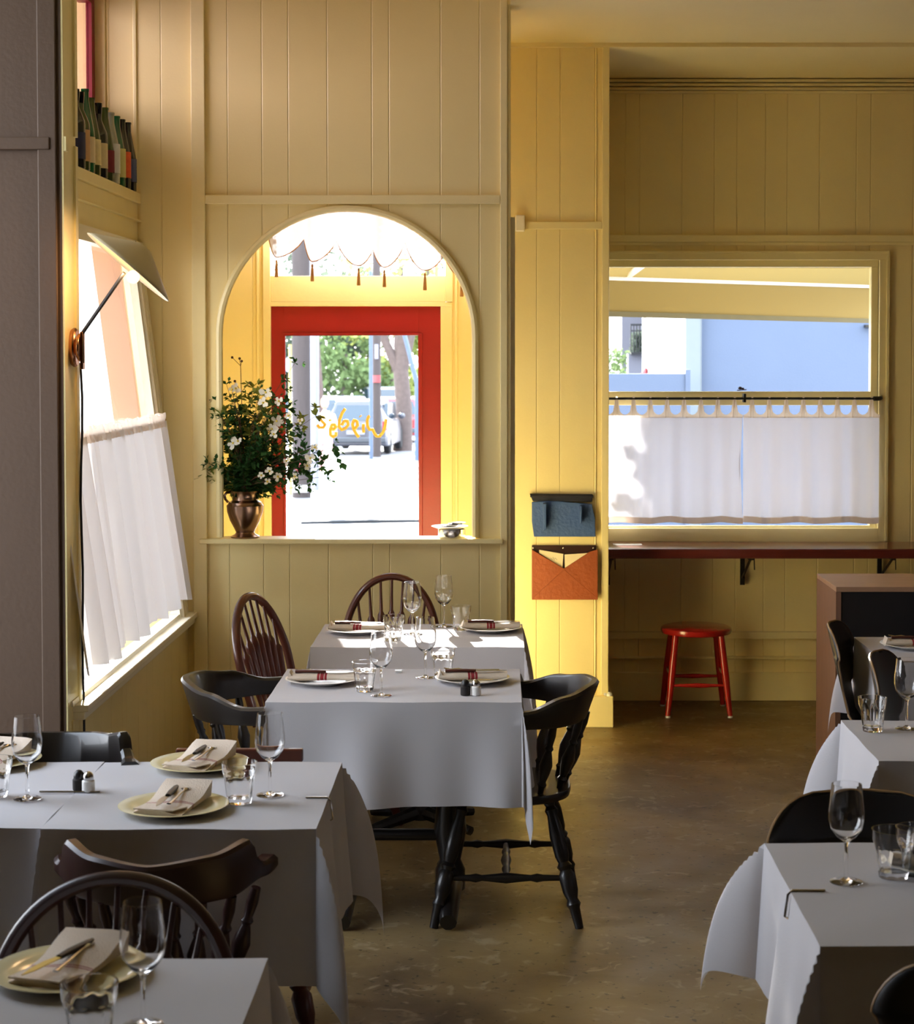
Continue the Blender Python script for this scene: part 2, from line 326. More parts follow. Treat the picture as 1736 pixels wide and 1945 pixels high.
fr = MB(); lean(fr, 7.99, 8.2, .71, 2.33, -.002, .03); lean(fr, 8.02, 8.06, .71, 2.33, -.014, 0); lean(fr, 8.09, 8.12, .71, 2.33, -.012, 0); lean(fr, 5.98, 8.2, 2.27, 2.33, -.012, .04); lean(fr, 5.98, 8.2, .71, .728, 0, .05)
fr.build('window_frame', 'cream', win2, False, True)
pn = MB(); lean(pn, 5.98, 8.0, .728, 2.28, .022, .027); pn.build('pane', 'pane', win2, False, True)
mu = MB(); lean(mu, 7.97, 8.02, .71, 2.33, .06, .17); mu.build('mullion', 'pinkwood', win2, False, True)
sh = MB().box(-1.80, -1.571, 5.99, YA, 2.50, 2.545).box(-1.62, -1.585, 5.99, YA, 2.33, 2.50)
sh.box(-1.6, -1.567, 5.99, YA, 2.42, 2.428)
st('wall_left.001', sh, 'paint', 'boxed yellow ledge above the side window carrying the bottles', 'ledge', bevel=.003)
st('wall_left.002', MB().box(-1.87, -1.80, 6.0, YA, 2.35, 2.86).box(-1.87, -1.8, 6.0, YA, 3.62, 3.9), 'paint', 'narrow yellow wall strips above and below the red clerestory', 'wall')
win1 = thing('window_1', 'dark red framed clerestory window above the bottle ledge', 'window', (-1.8, 7.2, 2.86), 0, kind='structure')
f1 = MB().box(-1.79, -1.765, 8.13, YA, 2.86, 3.62).box(-1.82, -1.775, 6.0, 8.13, 2.86, 2.93).box(-1.82, -1.765, 6.0, 8.13, 3.36, 3.62)
f1.build('window_frame', 'dred', win1, False, True); MB().box(-1.784, -1.779, 6.0, 8.13, 2.93, 3.36).build('pane', 'pinkpane', win1, False, True)
# pillar partition at the left
pl_ = MB().box(-2.8, -1.386, 5.93, 5.98, 0, 3.86)
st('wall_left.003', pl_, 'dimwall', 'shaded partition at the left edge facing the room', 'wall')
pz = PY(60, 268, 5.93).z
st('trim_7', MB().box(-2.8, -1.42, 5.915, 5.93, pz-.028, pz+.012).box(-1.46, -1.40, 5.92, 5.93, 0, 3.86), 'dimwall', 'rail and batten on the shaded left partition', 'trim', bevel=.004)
st('trim_8', MB().box(-1.392, -1.380, 5.931, 6.10, 0, 3.86).box(-1.386, -1.372, 5.932, 5.97, pz-.03, pz+.015).box(-1.386, -1.373, 6.07, 6.105, 0, pz).box(-1.386, -1.373, 6.07, 6.105, pz+.03, 3.86), 'paint', 'yellow end face of the left partition beside the window', 'trim')
# off-frame room shell
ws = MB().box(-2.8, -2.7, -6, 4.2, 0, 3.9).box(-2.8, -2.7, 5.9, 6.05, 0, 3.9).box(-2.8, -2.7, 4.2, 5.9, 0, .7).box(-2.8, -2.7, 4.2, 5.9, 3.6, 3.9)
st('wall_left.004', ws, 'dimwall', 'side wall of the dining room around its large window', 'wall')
st('wall_right', MB().box(3.5, 3.6, -6, 10, 0, 3.9), 'dimwall', 'right wall of the dining room, darkened to cut bounce light', 'wall')  # dark colour chosen to hold back light bounced onto the near tables
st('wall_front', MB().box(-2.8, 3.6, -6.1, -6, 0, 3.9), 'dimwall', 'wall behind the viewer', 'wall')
# vestibule, door wall and window wall at Y = 9.9
wz = lambda py: PY(950, py, YD).z
wx = lambda px: (px-VX)/F*YD
dx0, dx1, tx1 = wx(515), wx(837), wx(846)
dw = MB().box(-1.60, dx0-.04, YD, YD+.1, 0, 3.86).box(tx1+.03, .54, YD, YD+.1, 0, 3.86).box(dx0-.04, tx1+.03, YD, YD+.1, 2.85, 3.86)
st('wall_back.001', dw, 'wall', 'yellow entry wall around the red door and transom', 'wall')
st('wall_left.005', MB().box(-1.70, -1.60, YA+.09, 10, 0, 3.86), 'paint', 'left side wall of the entry', 'wall')
dt = MB().box(dx0-.04, dx0, YD-.02, YD+.1, 0, 2.85).box(dx1, dx1+.062, YD-.012, YD+.1, 0, wz(582)).box(tx1, tx1+.04, YD-.02, YD+.1, wz(573), 2.85).box(dx0, dx1+.062, YD-.013, YD+.1, wz(582), wz(574))
dt.box(dx0, tx1, YD-.006, YD+.1, wz(574), wz(524)).box(dx0-.075, dx0-.06, YD-.012, YD, 0, 2.85).box(tx1+.05, tx1+.065, YD-.012, YD, 0, 2.85)
st('trim_9', dt, 'paint', 'yellow casing around the red door and transom', 'trim', bevel=.003)
door = thing('door_1', 'red entry door with large clear glass pane', 'door', ((dx0+dx1)/2, YD+.03, 0), 0, kind='structure')
gx0, gx1, gz1, gz0 = wx(538), wx(795), wz(637), .28
dl = MB().box(dx0, gx0, YD+.01, YD+.055, .01, wz(582)).box(gx1+.0, dx1, YD+.01, YD+.055, .01, wz(582)).box(gx0, gx1, YD+.01, YD+.055, gz1, wz(582)).box(gx0, gx1, YD+.01, YD+.055, .01, gz0)
dl.build('door_leaf', 'red', door, False, True, bevel=.003)
gb = MB()
for (x0, x1, z0, z1) in ((gx0, gx0+.012, gz0, gz1), (gx1-.0, gx1+.02, gz0, gz1+.012), (gx0, gx1, gz1, gz1+.012)): gb.box(x0, x1, YD-.004, YD+.012, z0, z1)
gb.build('glazing_bead', 'red', door, False, True, bevel=.003)
MB().box(gx0, gx1, YD+.03, YD+.035, gz0, gz1).build('pane', 'pane', door, False, True)
# hand-painted name on the glass, seen from inside (mirrored)
strokes = [[(1080,815),(1074,870),(1055,930),(1025,965),(995,965),(975,935),(962,905),(935,908),(918,880),(914,830),(925,795),(938,788)],
 [(882,855),(880,895),(884,935)], [(852,786),(858,794)],
 [(842,975),(818,945),(795,905),(785,860),(800,822),(825,835),(830,870),(812,895),(795,905)],
 [(722,722),(695,760),(672,820),(665,880),(690,910),(725,895),(748,865),(740,828),(712,832),(690,870)],
 [(640,925),(640,955),(615,972),(592,955),(588,905),(602,865),(628,862),(638,885),(622,905),(600,900)], [(585,815),(590,835)],
 [(475,865),(495,890),(530,888),(545,862),(520,838),(500,815),(515,795),(540,802)]]
tx = MB()
for s_ in strokes:
    pts = []
    for k in range(len(s_)-1):
        for q in range(3):
            t = q/3; pts.append((s_[k][0]*(1-t)+s_[k+1][0]*t, s_[k][1]*(1-t)+s_[k+1][1]*t))
    pts.append(s_[-1]); pw = [PY(500+p[0]/4.631, 620+p[1]/4.631, YD+.028) for p in pts]
    tx.tube(pw, [.0062]*len(pw), 6, .25) if 0 else tx.tube(pw, .009, 6)
tx.build('lettering', 'gold', door, True, True)
tr = thing('window_4', 'clear transom window above the red door', 'window', ((dx0+tx1)/2, YD+.03, wz(524)), 0, kind='structure')
MB().box(dx0, tx1, YD+.03, YD+.035, wz(524), 2.85).build('pane', 'pane', tr, False, True)
MB().box(wx(826), wx(832), YD+.02, YD+.05, wz(524), 2.85).build('mullion', 'pinkwood', tr, False, True)
# column
cxr = (1154-VX)/F*YC
st('wall_back.002', MB().box(-.08, cxr, YC, 10.0, 0, 3.42), 'wall', 'yellow panelled column between entry and bar window', 'column')
q = lambda px, py: PY(px, py, YC)
ct = MB().box(cxr-.03, cxr+.006, YC-.014, YC, .16, 3.36).box(cxr-.062, cxr-.055, YC-.006, YC, .16, 3.36)
ct.box(.06, cxr-.03, YC-.016, YC, q(0, 436).z, q(0, 421).z)
st('trim_10', ct, 'paint', 'battens and rail on the yellow column', 'trim', bevel=.003)
st('baseboard_back', MB().box(-.08, cxr+.03, YC-.03, YC+.02, 0, q(0, 1321).z).box(cxr, cxr+.03, YC, YD, 0, q(0, 1321).z), 'paint', 'tall plinth at the foot of the yellow column', 'baseboard', bevel=.004)
jb = q(988, 425)
tag(MB().box(jb.x-.025, jb.x+.022, YC-.05, YC-.0, jb.z-.04, jb.z+.04).build('junction_box', 'cream', None, False, bevel=.006), 'small pale junction box on the column rail beside the arched wall', 'electrical box')
v = q(1157, 1319)
tag(MB().lathe([(.014, 0), (.014, .012), (.007, .016), (.007, .02)], 12, (v.x-.0, YC-.012, q(0,1321).z)).sphere((v.x-.02, YC-.01, q(0,1321).z+.008), .009).build('door_stop', 'white', None), 'tiny white knob lying on the column plinth', 'knob')
# window wall with the big window
X0w, X1w, Z0w, Z1w = .40, wx(1668), wz(1003), wz(493)
ww = MB().box(.5, 3.6, YD, YD+.1, 0, Z0w).box(.5, 3.6, YD, YD+.1, Z1w, 3.42).box(X1w, 3.6, YD, YD+.1, Z0w, Z1w)
st('wall_back.003', ww, 'wall', 'yellow panelled wall around the bar window', 'wall')
win3 = thing('window_3', 'large two-pane bar window in a yellow frame', 'window', (1.2, YD+.04, Z0w), 0, kind='structure')
f3 = MB().box(.5, X1w+.01, YD+.02, YD+.08, wz(507), Z1w+.01).box(wx(1655), X1w+.01, YD+.02, YD+.08, wz(1000), wz(507)).box(.5, X1w+.01, YD+.02, YD+.08, Z0w-.01, wz(1000)).box(.5, wx(1655), YD+.02, YD+.08, wz(770), wz(744))
f3.build('window_frame', 'paint', win3, False, True, bevel=.003)
MB().box(.5, X1w, YD+.045, YD+.05, Z0w, Z1w).build('pane', 'pane', win3, False, True)
t3 = MB().box(.5, wx(1685), YD-.02, YD, wz(494), wz(478)).box(X1w, wx(1685), YD-.02, YD+.02, wz(1028), wz(494)).box(.5, X1w, YD-.02, YD, wz(1028), Z0w)
t3.box(wx(1681), wx(1686), YD-.026, YD, wz(1027), wz(482)).box(.5, wx(1686), YD-.026, YD, wz(482), wz(477))
st('trim_11', t3, 'paint', 'yellow casing around the bar window', 'trim', bevel=.002)
t4 = MB().box(.5, 3.5, YD-.028, YD, wz(460), wz(447)).box(.5, 3.5, YD-.012, YD, wz(466), wz(460))
for i, (y, d) in enumerate(((178, .014), (172, .026), (165, .04), (158, .055))): t4.box(.5, 3.5, YD-d, YD, wz(y), wz(y-5))
st('trim_12', t4, 'paint', 'crown moulding and picture rail on the right wall', 'trim', bevel=.002)
t5 = MB().box(.53, 3.5, YD-.03, YD, wz(1212), wz(1199)).box(.53, 3.5, YD-.016, YD, wz(1252), wz(1246)).tube([(.53, YD-.03, wz(1247)), (2.4, YD-.03, wz(1250))], .007, 8)
st('trim_13', t5, 'paint', 'ledge and pipe run low on the wall under the bar', 'trim', bevel=.002)
st('baseboard_back.001', MB().box(.53, 3.5, YD-.018, YD, 0, wz(1276)), 'paint', 'yellow baseboard under the bar counter', 'baseboard', bevel=.003)
ctr = thing('bar_counter', 'long dark red mahogany counter under the bar window', 'counter', (1.6, 9.7, .8))
MB().box(.535, 3.45, 9.5, YD-.03, .80, .85).build('worktop', 'counter', ctr, False, True, bevel=.006)
for px in (1160, 1424, 1692):
    x = (px-VX)/F*9.62
    br = MB().box(x-.012, x+.012, 9.52, YD-.02, .79, .80).box(x-.012, x+.012, YD-.03, YD-.02, .62, .8).tube([(x, 9.56, .79), (x, YD-.03, .66)], .007, 6).tube([(x+.02, 9.57, .80), (x+.022, 9.57, .735)], .003, 6)
    br.build('bracket', 'iron' if px > 1300 else 'dbrown', ctr, False, True)
pp = PZ(1192, 1034, .852)
tag(MB().box(pp.x-.075, pp.x+.075, pp.y-.03, pp.y+.05, .8505, .852).build('menu_sheet', 'white', None, False), 'white sheet of paper lying at the left end of the bar counter', 'paper')
# ================================================================== CURTAINS
def folds(u, k, a, ph=0): return a*math.sin(k*u*2*PI+ph) + a*.5*math.sin(k*1.7*u*2*PI+ph*2+1)
cz = PY(0, 792, YD-.06).z; czb = PY(0, 993, YD-.05).z; czt = PY(0, 757, YD-.08).z
rod = thing('curtain_rod', 'black curtain rod across the middle of the bar window', 'curtain rod', (1.3, YD-.075, czt))
xr = wx(1672)
MB().tube([(.535, YD-.075, czt), (xr-.04, YD-.075, czt)], .007, 8).build('rod', 'iron', rod, True, True)
MB().tube([(xr-.05+.045*math.sin(a), YD-.075+.05-.05*math.cos(a), czt) for a in [i*PI/2/6 for i in range(7)]] + [(xr-.005, YD-.02, czt)], .012, 8).build('bracket', 'iron', rod, True, True)
MB().tube([(wx(1411), YD-.075, czt-.01), (wx(1411), YD-.02, czt+.005)], .008, 8).box(wx(1411)-.006, wx(1411)+.006, YD-.085, YD-.02, czt-.02, czt+.025).build('bracket', 'iron', rod, True, True)
def tab_curtain(px0, px1, npl, label, ph):
    x0, x1 = (px0-VX)/F*(YD-.06), (px1-VX)/F*(YD-.06)
    t = thing('cafe_curtain', label, 'curtain', ((x0+x1)/2, YD-.06, czb))
    def fn(u, v):
        z = czb + (cz-czb)*v + (.004*math.sin(u*17+ph))*(1-v)
        return Vector((x0 + (x1-x0)*u - (.012*(1-abs(2*v-1.1)) if u > .98 and ph == 0 else 0), YD-.06 + folds(u, 5, .010 - .005*v, ph) - .01*(1-v), z))
    MB().grid(fn, 90, 14).build('panel', 'sheer', t, True, True, recalc=False)
    def hem(u, v): p = fn(u, 0); return Vector((p.x, p.y-.002, p.z + .033*v))
    MB().grid(hem, 90, 1).build('hem', 'linen2', t, True, True, recalc=False)
    hd = MB(); ht = .034
    n = npl
    for i in range(n):
        c = x0 + (x1-x0)*(i+.5)/n*1.0; hw = (x1-x0)/n/2
        prof = []
        # header strip rising into a tab with scooped shoulders
        for k in range(-10, 11):
            u = k/10; top = cz + ht + (czt + .012 - cz - ht)*max(0, 1-(abs(u)/.34)**3) if abs(u) < .34 else cz + ht - .022 + .022*((1-abs(u))/.66 < 1 and (1-(abs(u)-.34)/.66)**2)
            prof.append((c + u*hw, top))
        vs = []; fs = []
        for x, zt in prof:
            vs += [Vector((x, YD-.063, cz-.004)), Vector((x, YD-.068 - (.014 if zt > czt else 0), zt))]
        for k in range(len(prof)-1): fs.append((2*k, 2*k+2, 2*k+3, 2*k+1))
        hd.add(vs, fs)
    hd.build('header_tabs', 'linen2', t, True, True, recalc=False)
tab_curtain(1155, 1411, 8, 'left white tab-top cafe curtain on the bar window', 0)
tab_curtain(1412, 1671, 8, 'right white tab-top cafe curtain on the bar window', 1.3)
# side window curtain
sc_ = thing('side_curtain', 'gathered white curtain hanging on the leaning side window', 'curtain', (-1.45, 7.2, .8))
def sfn(u, v):
    z = .80 + .76*v + .012*math.sin(u*23)*(1-v); y = 5.98 + 2.0*u + (.04*math.sin(u*9))*(1-v)
    return Vector((XW(z) + .035 + folds(u, 10, .028 - .010*v, .6) + .004*math.sin(u*160)*v, y, z))
MB().grid(sfn, 160, 16).build('panel', 'sidesheer', sc_, True, True, recalc=False)
def ruf(u, v):
    z = 1.535 + .055*v + .006*math.sin(u*140)*v; p = sfn(u, 1)
    return Vector((XW(z)+.045 + .009*math.sin(u*200+v*3), 5.98+2.0*u+.004*math.sin(u*170), z))
MB().grid(ruf, 220, 4).build('ruffle', 'linen2', sc_, True, True, recalc=False)
tag(MB().tube([(XW(1.56)+.035, 5.99, 1.562), (XW(1.56)+.035, 8.05, 1.562)], .005, 6).build('curtain_wire', 'brass', None), 'thin rod carrying the gathered side curtain', 'curtain rod')
# lace valance with tassels in front of the transom
lv = thing('lace_valance', 'scalloped ivory lace valance hanging before the transom', 'valance', (-.75, 9.72, 2.4))
LY = 9.72
tips = [(525, 489), (593, 497), (681, 505), (730, 508), (807, 514), (877, 526)]
peaks = [(508, 440), (577, 455), (639, 459), (708, 475), (769, 462), (843, 485), (905, 470)]
bot = []
for i, tpt in enumerate(tips):
    l, r = peaks[i], peaks[i+1]
    for k in range(12):
        t = k/12
        if t < .5: x = l[0]+(tpt[0]-l[0])*2*t; y = l[1]+(tpt[1]-l[1])*math.sin(t*PI)**.8
        else: s2 = (t-.5)*2; x = tpt[0]+(r[0]-tpt[0])*s2; y = tpt[1]+(r[1]-tpt[1])*(1-math.cos(s2*PI/2)**.8)
        bot.append((x, y))
bot.append(peaks[-1]); bw = [PY(x, y, LY) for x, y in bot]; nb = len(bw)-1
def lf(u, v):
    i = min(int(u*nb), nb-1); f = u*nb-i; p = bw[i].lerp(bw[i+1], f)
    return Vector((p.x, LY + .012*math.sin(u*40)*(.4+v), p.z + (2.82-p.z)*v))
MB().grid(lf, nb, 8).build('lace_panel', 'lace', lv, True, True, recalc=False)
MB().tube([lf(i/nb, 0) for i in range(nb+1)], .0028, 6).build('edging', 'fringe', lv, True, True)
for tpt in tips:
    p = PY(tpt[0], tpt[1], LY)
    MB().tube([p, p+Vector((0, 0, -.012))], .001, 5).lathe([(.002, 0), (.006, -.004), (.006, -.014), (.004, -.018), (.007, -.026), (.010, -.085), (.009, -.09)], 10, p+Vector((0, 0, -.012))).build('tassel', 'fringe', lv, True, True)
# ================================================================== SCONCE
scn = thing('wall_sconce', 'brass wall sconce with cream cone shade on the left partition', 'wall lamp', (-1.372, 6.0, 1.87))
c0 = PY(140, 660, 6.02)
MB().lathe([(.001, 0), (.05, 0), (.055, .008), (.055, .014), (.05, .02), (.001, .02)], 28, (-1.380, 6.02, c0.z), Matrix.Rotation(PI/2, 3, 'Y') @ Matrix.Diagonal((1.15, .8, 1)), False).build('backplate', 'brass', scn, True, True)
k0 = MB(); k0.lathe([(.001, 0), (.035, 0), (.045, .006), (.045, .014), (.001, .018)], 24, (-1.357, 6.0, c0.z), Matrix.Rotation(PI/2, 3, 'Y'), False).box(-1.344, -1.334, 5.98, 6.01, c0.z-.07, c0.z+.05)
k0.build('switch_housing', 'brass', scn, True, True, bevel=.002)
a0 = Vector((-1.338, 5.99, c0.z+.045)); a1 = PY(236, 518, 5.90)
MB().tube([Vector((-1.338, 5.99, c0.z-.05)), a0, a1], .006, 8).build('arm', 'cord', scn, True, True)
SY = 5.89
rc = PY(243, 508, SY); apx = PY(275, 469, SY); axis = (apx-rc); axis.y = .012; hgt = axis.length
mt = axis.to_track_quat('Z', 'Y').to_matrix()
MB().lathe([(.163, 0), (.150, .010), (.10, hgt*.45), (.05, hgt*.78), (.02, hgt*.97), (.002, hgt)], 48, rc, mt, False).build('lamp_shade', 'shade', scn, True, True, thick=.003)
MB().lathe([(.012, .075), (.02, .06), (.02, .03)], 16, rc, mt).build('socket', 'brass', scn, True, True)
bl = PY(253, 526, SY)
MB().sphere(bl, .021, 16).build('bulb', 'bulb', scn, True, True)
pl = bpy.data.lights.new('sconce_bulb', 'POINT'); po = bpy.data.objects.new('sconce_bulb', pl); C.objects.link(po)
pl.energy = 1.6; pl.color = (1, .62, .3); pl.shadow_soft_size = .03; po.location = rc - axis*.35
MB().tube([(-1.366, 6.085, c0.z-.05)] + [(-1.366 + .003*math.sin(i*1.3), 6.088 + .008*math.sin(i*.9), c0.z-.05-(c0.z-.07)*i/16) for i in range(1, 17)], .0045, 6).build('power_cord', 'cord', scn, True, True)
# ================================================================== BOTTLES
def bottle(x, y, h, kind, mname, lab, lname, labh, label):
    t = thing('wine_bottle', label, 'bottle', (x, y, 2.545), random.uniform(-.3, .3), 'empty wine bottles on the high ledge')
    r = .036
    if kind == 'hock': pr = [(r*.9, 0), (r, .004), (r, h*.45), (r*.93, h*.52), (.022, h*.72), (.0145, h*.86), (.0145, h*.97), (.016, h*.972), (.016, h)]
    else: pr = [(r*.9, 0), (r*1.03, .004), (r*1.03, h*.56), (r*.98, h*.61), (.022, h*.72), (.0148, h*.78), (.0148, h*.95), (.0165, h*.955), (.0165, h)]
    MB().lathe(pr, 24).build('glass_body', mname, t)
    lm = mat('label_'+lname, lab, .8, var=.35 if lname in ('print', 'art', 'orange') else .08, scale=40)
    z0 = .035 + random.uniform(0, .012)
    MB().lathe([(r*1.045, z0), (r*1.045, z0+labh)], 24, (0, 0, 0), None, False).build('paper_label', lm, t)
    if kind == 'claret': MB().lathe([(.0156, h*.86), (.0174, h*.955), (.0174, h+.001), (.001, h+.002)], 16, (0, 0, 0), None, False).build('capsule', 'bdark', t)
bs = [(147, .30, 'claret', 'bdark', (54, 58, 92), 'navy', .10, 'dark bottle with navy label, leftmost on the ledge'),
 (156, .30, 'claret', 'bolive', (214, 170, 120), 'peach', .12, 'olive bottle with peach label next to the leftmost dark one'),
 (166, .325, 'hock', 'bemer', (226, 210, 170), 'cream', .10, 'tallest emerald green bottle with cream label'),
 (177, .305, 'hock', 'bolive', (228, 214, 160), 'art', .10, 'yellow-green bottle with cream label and orange mark'),
 (190, .30, 'claret', 'bdark', (220, 206, 160), 'sand', .10, 'near-black bottle with capped neck behind the cream labels'),
 (203, .30, 'hock', 'bolive', (120, 34, 44), 'print', .09, 'green bottle with dark red printed label'),
 (214, .295, 'hock', 'bclear', (214, 216, 212), 'white', .12, 'pale clear bottle with tall white label'),
 (225, .295, 'hock', 'bemer', (206, 200, 130), 'lime', .12, 'dark green bottle just right of the pale clear one'),
 (235, .295, 'hock', 'bdark', (222, 96, 50), 'orange', .11, 'dark bottle with bright orange label'),
 (246, .297, 'hock', 'bdark', (74, 86, 120), 'blue', .10, 'dark bottle with blue and brown label, nearest the wall')]
for px, h, kd, mn, lc, ln, lh, lb in bs:
    bottle(-1.607, -1.607*F/(px-VX), h, kd, mn, lc, ln, lh, lb)
# ================================================================== LEDGE: PITCHER, FLOWERS, DISH
vp = PY(465, 1023, YA+.03); vz = 1.034
pit = thing('silver_pitcher', 'tarnished silver pitcher holding flowers on the ledge', 'vase', (vp.x, YA+.04, vz))
H = .207
MB().lathe([(.001, 0), (.062, 0), (.064, .006), (.045, .016), (.040, .024), (.048, .04), (.066, .075), (.079, .115), (.081, .142), (.074, .150), (.072, .156), (.056, .166), (.052, .178), (.058, .195), (.067, .207), (.064, .207), (.05, .18), (.001, .17)], 40, (0, 0, 0), None, False).build('body', 'silver', pit)
MB().tube([(-.058, 0, .2), (-.082, 0, .198), (-.09, 0, .185), (-.086, 0, .168), (-.074, 0, .155)], .006, 8).build('handle', 'silver', pit)
MB().tube([(-.05 + .0, 0, .2)], .001, 4) if 0 else None
base = Vector((vp.x, YA+.04, vz+.19))
def leafset(mb, p, d, n, size, spread=.5):
    for _ in range(n):
        dd = (d + Vector([random.gauss(0, spread) for _ in range(3)])).normalized(); q = dd.cross(Vector((random.random()-.5, random.random()-.5, 1))).normalized()
        l = size*random.uniform(.7, 1.3); w_ = l*.34; a = p
        nrm = dd.cross(q)*l*.1
        mb.add([a, a+dd*l*.5+q*w_, a+dd*l+nrm, a+dd*l*.5-q*w_], [(0, 1, 2, 3)])
def curve_pts(p0, p1, sag, n=8):
    r_ = []
    for i in range(n+1):
        t = i/n; p = p0.lerp(p1, t); out = Vector((p1.x-p0.x, p1.y-p0.y, 0))*(-.25*math.sin(t*PI)); r_.append(p + out + Vector((0, 0, sag*math.sin(t*PI))))
    return r_
ends = []
for i in range(62):
    while True:
        ex, ey = random.uniform(400, 600), random.uniform(715, 930)
        # silhouette of the bunch: fan leaning right
        cx_, cy_ = 490, 850
        if ((ex-cx_)/95)**2 + ((ey-cy_)/115)**2 < 1: break
    ends.append((ex, ey, YA+.04+random.uniform(-.12, .12)))
ends += [(395, 880, YA-.02), (390, 900, YA), (405, 800, YA+.02), (410, 760, YA), (640, 870, YA-.06), (632, 850, YA-.02), (622, 905, YA-.05), (600, 790, YA), (560, 690, YA+.05), (540, 740, YA+.03), (610, 885, YA), (430, 730, YA), (585, 925, YA-.04)]
for i, (ex, ey, Y) in enumerate(ends):
    e = PY(ex, ey, Y); pts = curve_pts(base + Vector((random.uniform(-.02, .02), random.uniform(-.02, .02), -.06)), e, .02)
    _o = (i % 3 == 0 and i % 2 == 1); _s = 'leaning left' if ex < 450 else 'standing upright' if ex < 530 else 'leaning right over the door'
    br = thing('leafy_branch', ('olive tinted leafy branch ' if _o else 'dark green leafy branch ') + _s + ' in the silver pitcher', 'branch', base, 0, ('olive' if _o else 'dark green') + ' branches ' + _s + ' in the silver pitcher')
    MB().tube(pts, [.0022*(1-.6*k/8) for k in range(9)], 5).build('stem', 'stem', br, True, True)
    lf_ = MB(); n = 8
    for k in range(2, 9):
        d = (pts[k]-pts[k-1]).normalized()
        for s2 in (-1, 1):
            side = Vector((d.z, 0, -d.x))*s2*.8
            # side twigs
            tw = pts[k] + (d*.6+side + Vector((0, random.uniform(-.5, .5), 0)))*random.uniform(.012, .035)
            leafset(lf_, pts[k], d*.5+side, 3, .024 if i % 3 else .038, .4); leafset(lf_, tw, d*.5+side, 5, .020 if i % 3 else .032, .7)
    lf_.build('leaves', 'leaf' if i % 3 else 'leaf2' if i % 2 else 'leaf', br, False, True, recalc=False)
bloss = [(505, 745, .03), (525, 800, .03), (443, 842, .034), (452, 838, .02), (500, 765, .026), (530, 762, .022), (516, 815, .03), (528, 905, .022), (512, 895, .02), (497, 903, .018), (590, 870, .028), (598, 850, .018), (545, 875, .02), (447, 738, .026), (570, 800, .016), (560, 905, .016), (508, 915, .016), (583, 885, .022), (440, 740, .016), (520, 825, .022), (548, 790, .018)]
for ex, ey, s_ in bloss:
    e = PY(ex, ey, YA-.08+random.uniform(-.02, .03))
    fl = thing('blossom_stem', 'white blossom on a thin stem in the silver pitcher', 'flower', base, 0, 'white blossoms in the silver pitcher')
    MB().tube(curve_pts(base, e, .01), .0014, 5).build('stem', 'stem', fl, True, True)
    pm = MB(); nrm = Vector((random.uniform(-.5, .5), -1, random.uniform(-.3, .6))).normalized(); u = nrm.cross(Vector((0, 0, 1))).normalized(); v2 = nrm.cross(u)
    for k in range(5):
        a = k*2*PI/5 + random.random(); d = u*math.cos(a)+v2*math.sin(a); w2 = u*math.cos(a+PI/2)+v2*math.sin(a+PI/2); s3 = s_*random.uniform(.8, 1.1)
        pm.add([e, e+d*s3*.35+w2*s3*.28+nrm*s3*.1, e+d*s3*.8+w2*s3*.33+nrm*s3*.22, e+d*s3+nrm*s3*.2, e+d*s3*.8-w2*s3*.33+nrm*s3*.25, e+d*s3*.35-w2*s3*.28+nrm*s3*.1], [(0, 1, 2, 3, 4, 5)])
    pm.build('petals', 'petal', fl, False, True, recalc=False); MB().sphere(e+nrm*.003, .005, 8).build('stamens', 'pip', fl, True, True)
sd = thing('seed_head_stem', 'tall thin stem with round brown seed heads above the bunch', 'dried stem', base)
sm = MB(); fk = PY(457, 695, YA+.05); sm.tube([base, PY(460, 800, YA+.05), PY(458, 730, YA+.05), fk], .0016, 5)
hd_ = MB()
for q2 in ((441, 679), (455, 681), (459, 686), (446, 724), (474, 727)):
    e = PY(q2[0], q2[1], YA+.05); sm.tube([fk if q2[1] < 700 else PY(458, 745, YA+.05), e], .0012, 5); hd_.sphere(e, .006, 8)
sm.build('stem', 'stem', sd, True, True); hd_.build('seed_heads', 'stem', sd, True, True)
dp = PY(858, 1026, YA+.03)
tin = tag(MB().lathe([(.001, 0), (.058, 0), (.060, .004), (.060, .038), (.057, .038), (.057, .006), (.001, .006)], 32, (dp.x, YA+.035, 1.034), None, False).build('metal_tin', 'steel', None), 'round steel tin on the right end of the ledge', 'tin')
tag(MB().lathe([(.001, .0), (.05, .0), (.078, .010), (.082, .013), (.078, .014), (.05, .005), (.001, .004)], 36, (dp.x-.008, YA+.035, 1.073), None, False).build('saucer', 'white', None), 'white saucer sitting on the round steel tin', 'saucer')
for k in range(4):
    mt2 = Matrix.Translation((dp.x-.012+.014*k, YA+.03, 1.082+.0055*k)) @ Matrix.Rotation(.5*k-.6, 4, 'Z')
    o = thing('matchbook', ['dark matchbook at the bottom of the saucer pile', 'white matchbook lying low in the saucer pile', 'dark matchbook high in the saucer pile', 'white matchbook topping the saucer pile'][k], 'matchbook', (dp.x, YA+.03, 1.08), 0, 'matchbooks on the saucer')
    MB().box(-.026, .026, -.02, .02, 0, .005, mt2).build('cover', 'white' if k % 2 else 'bhandle', o, False, True, bevel=.001)
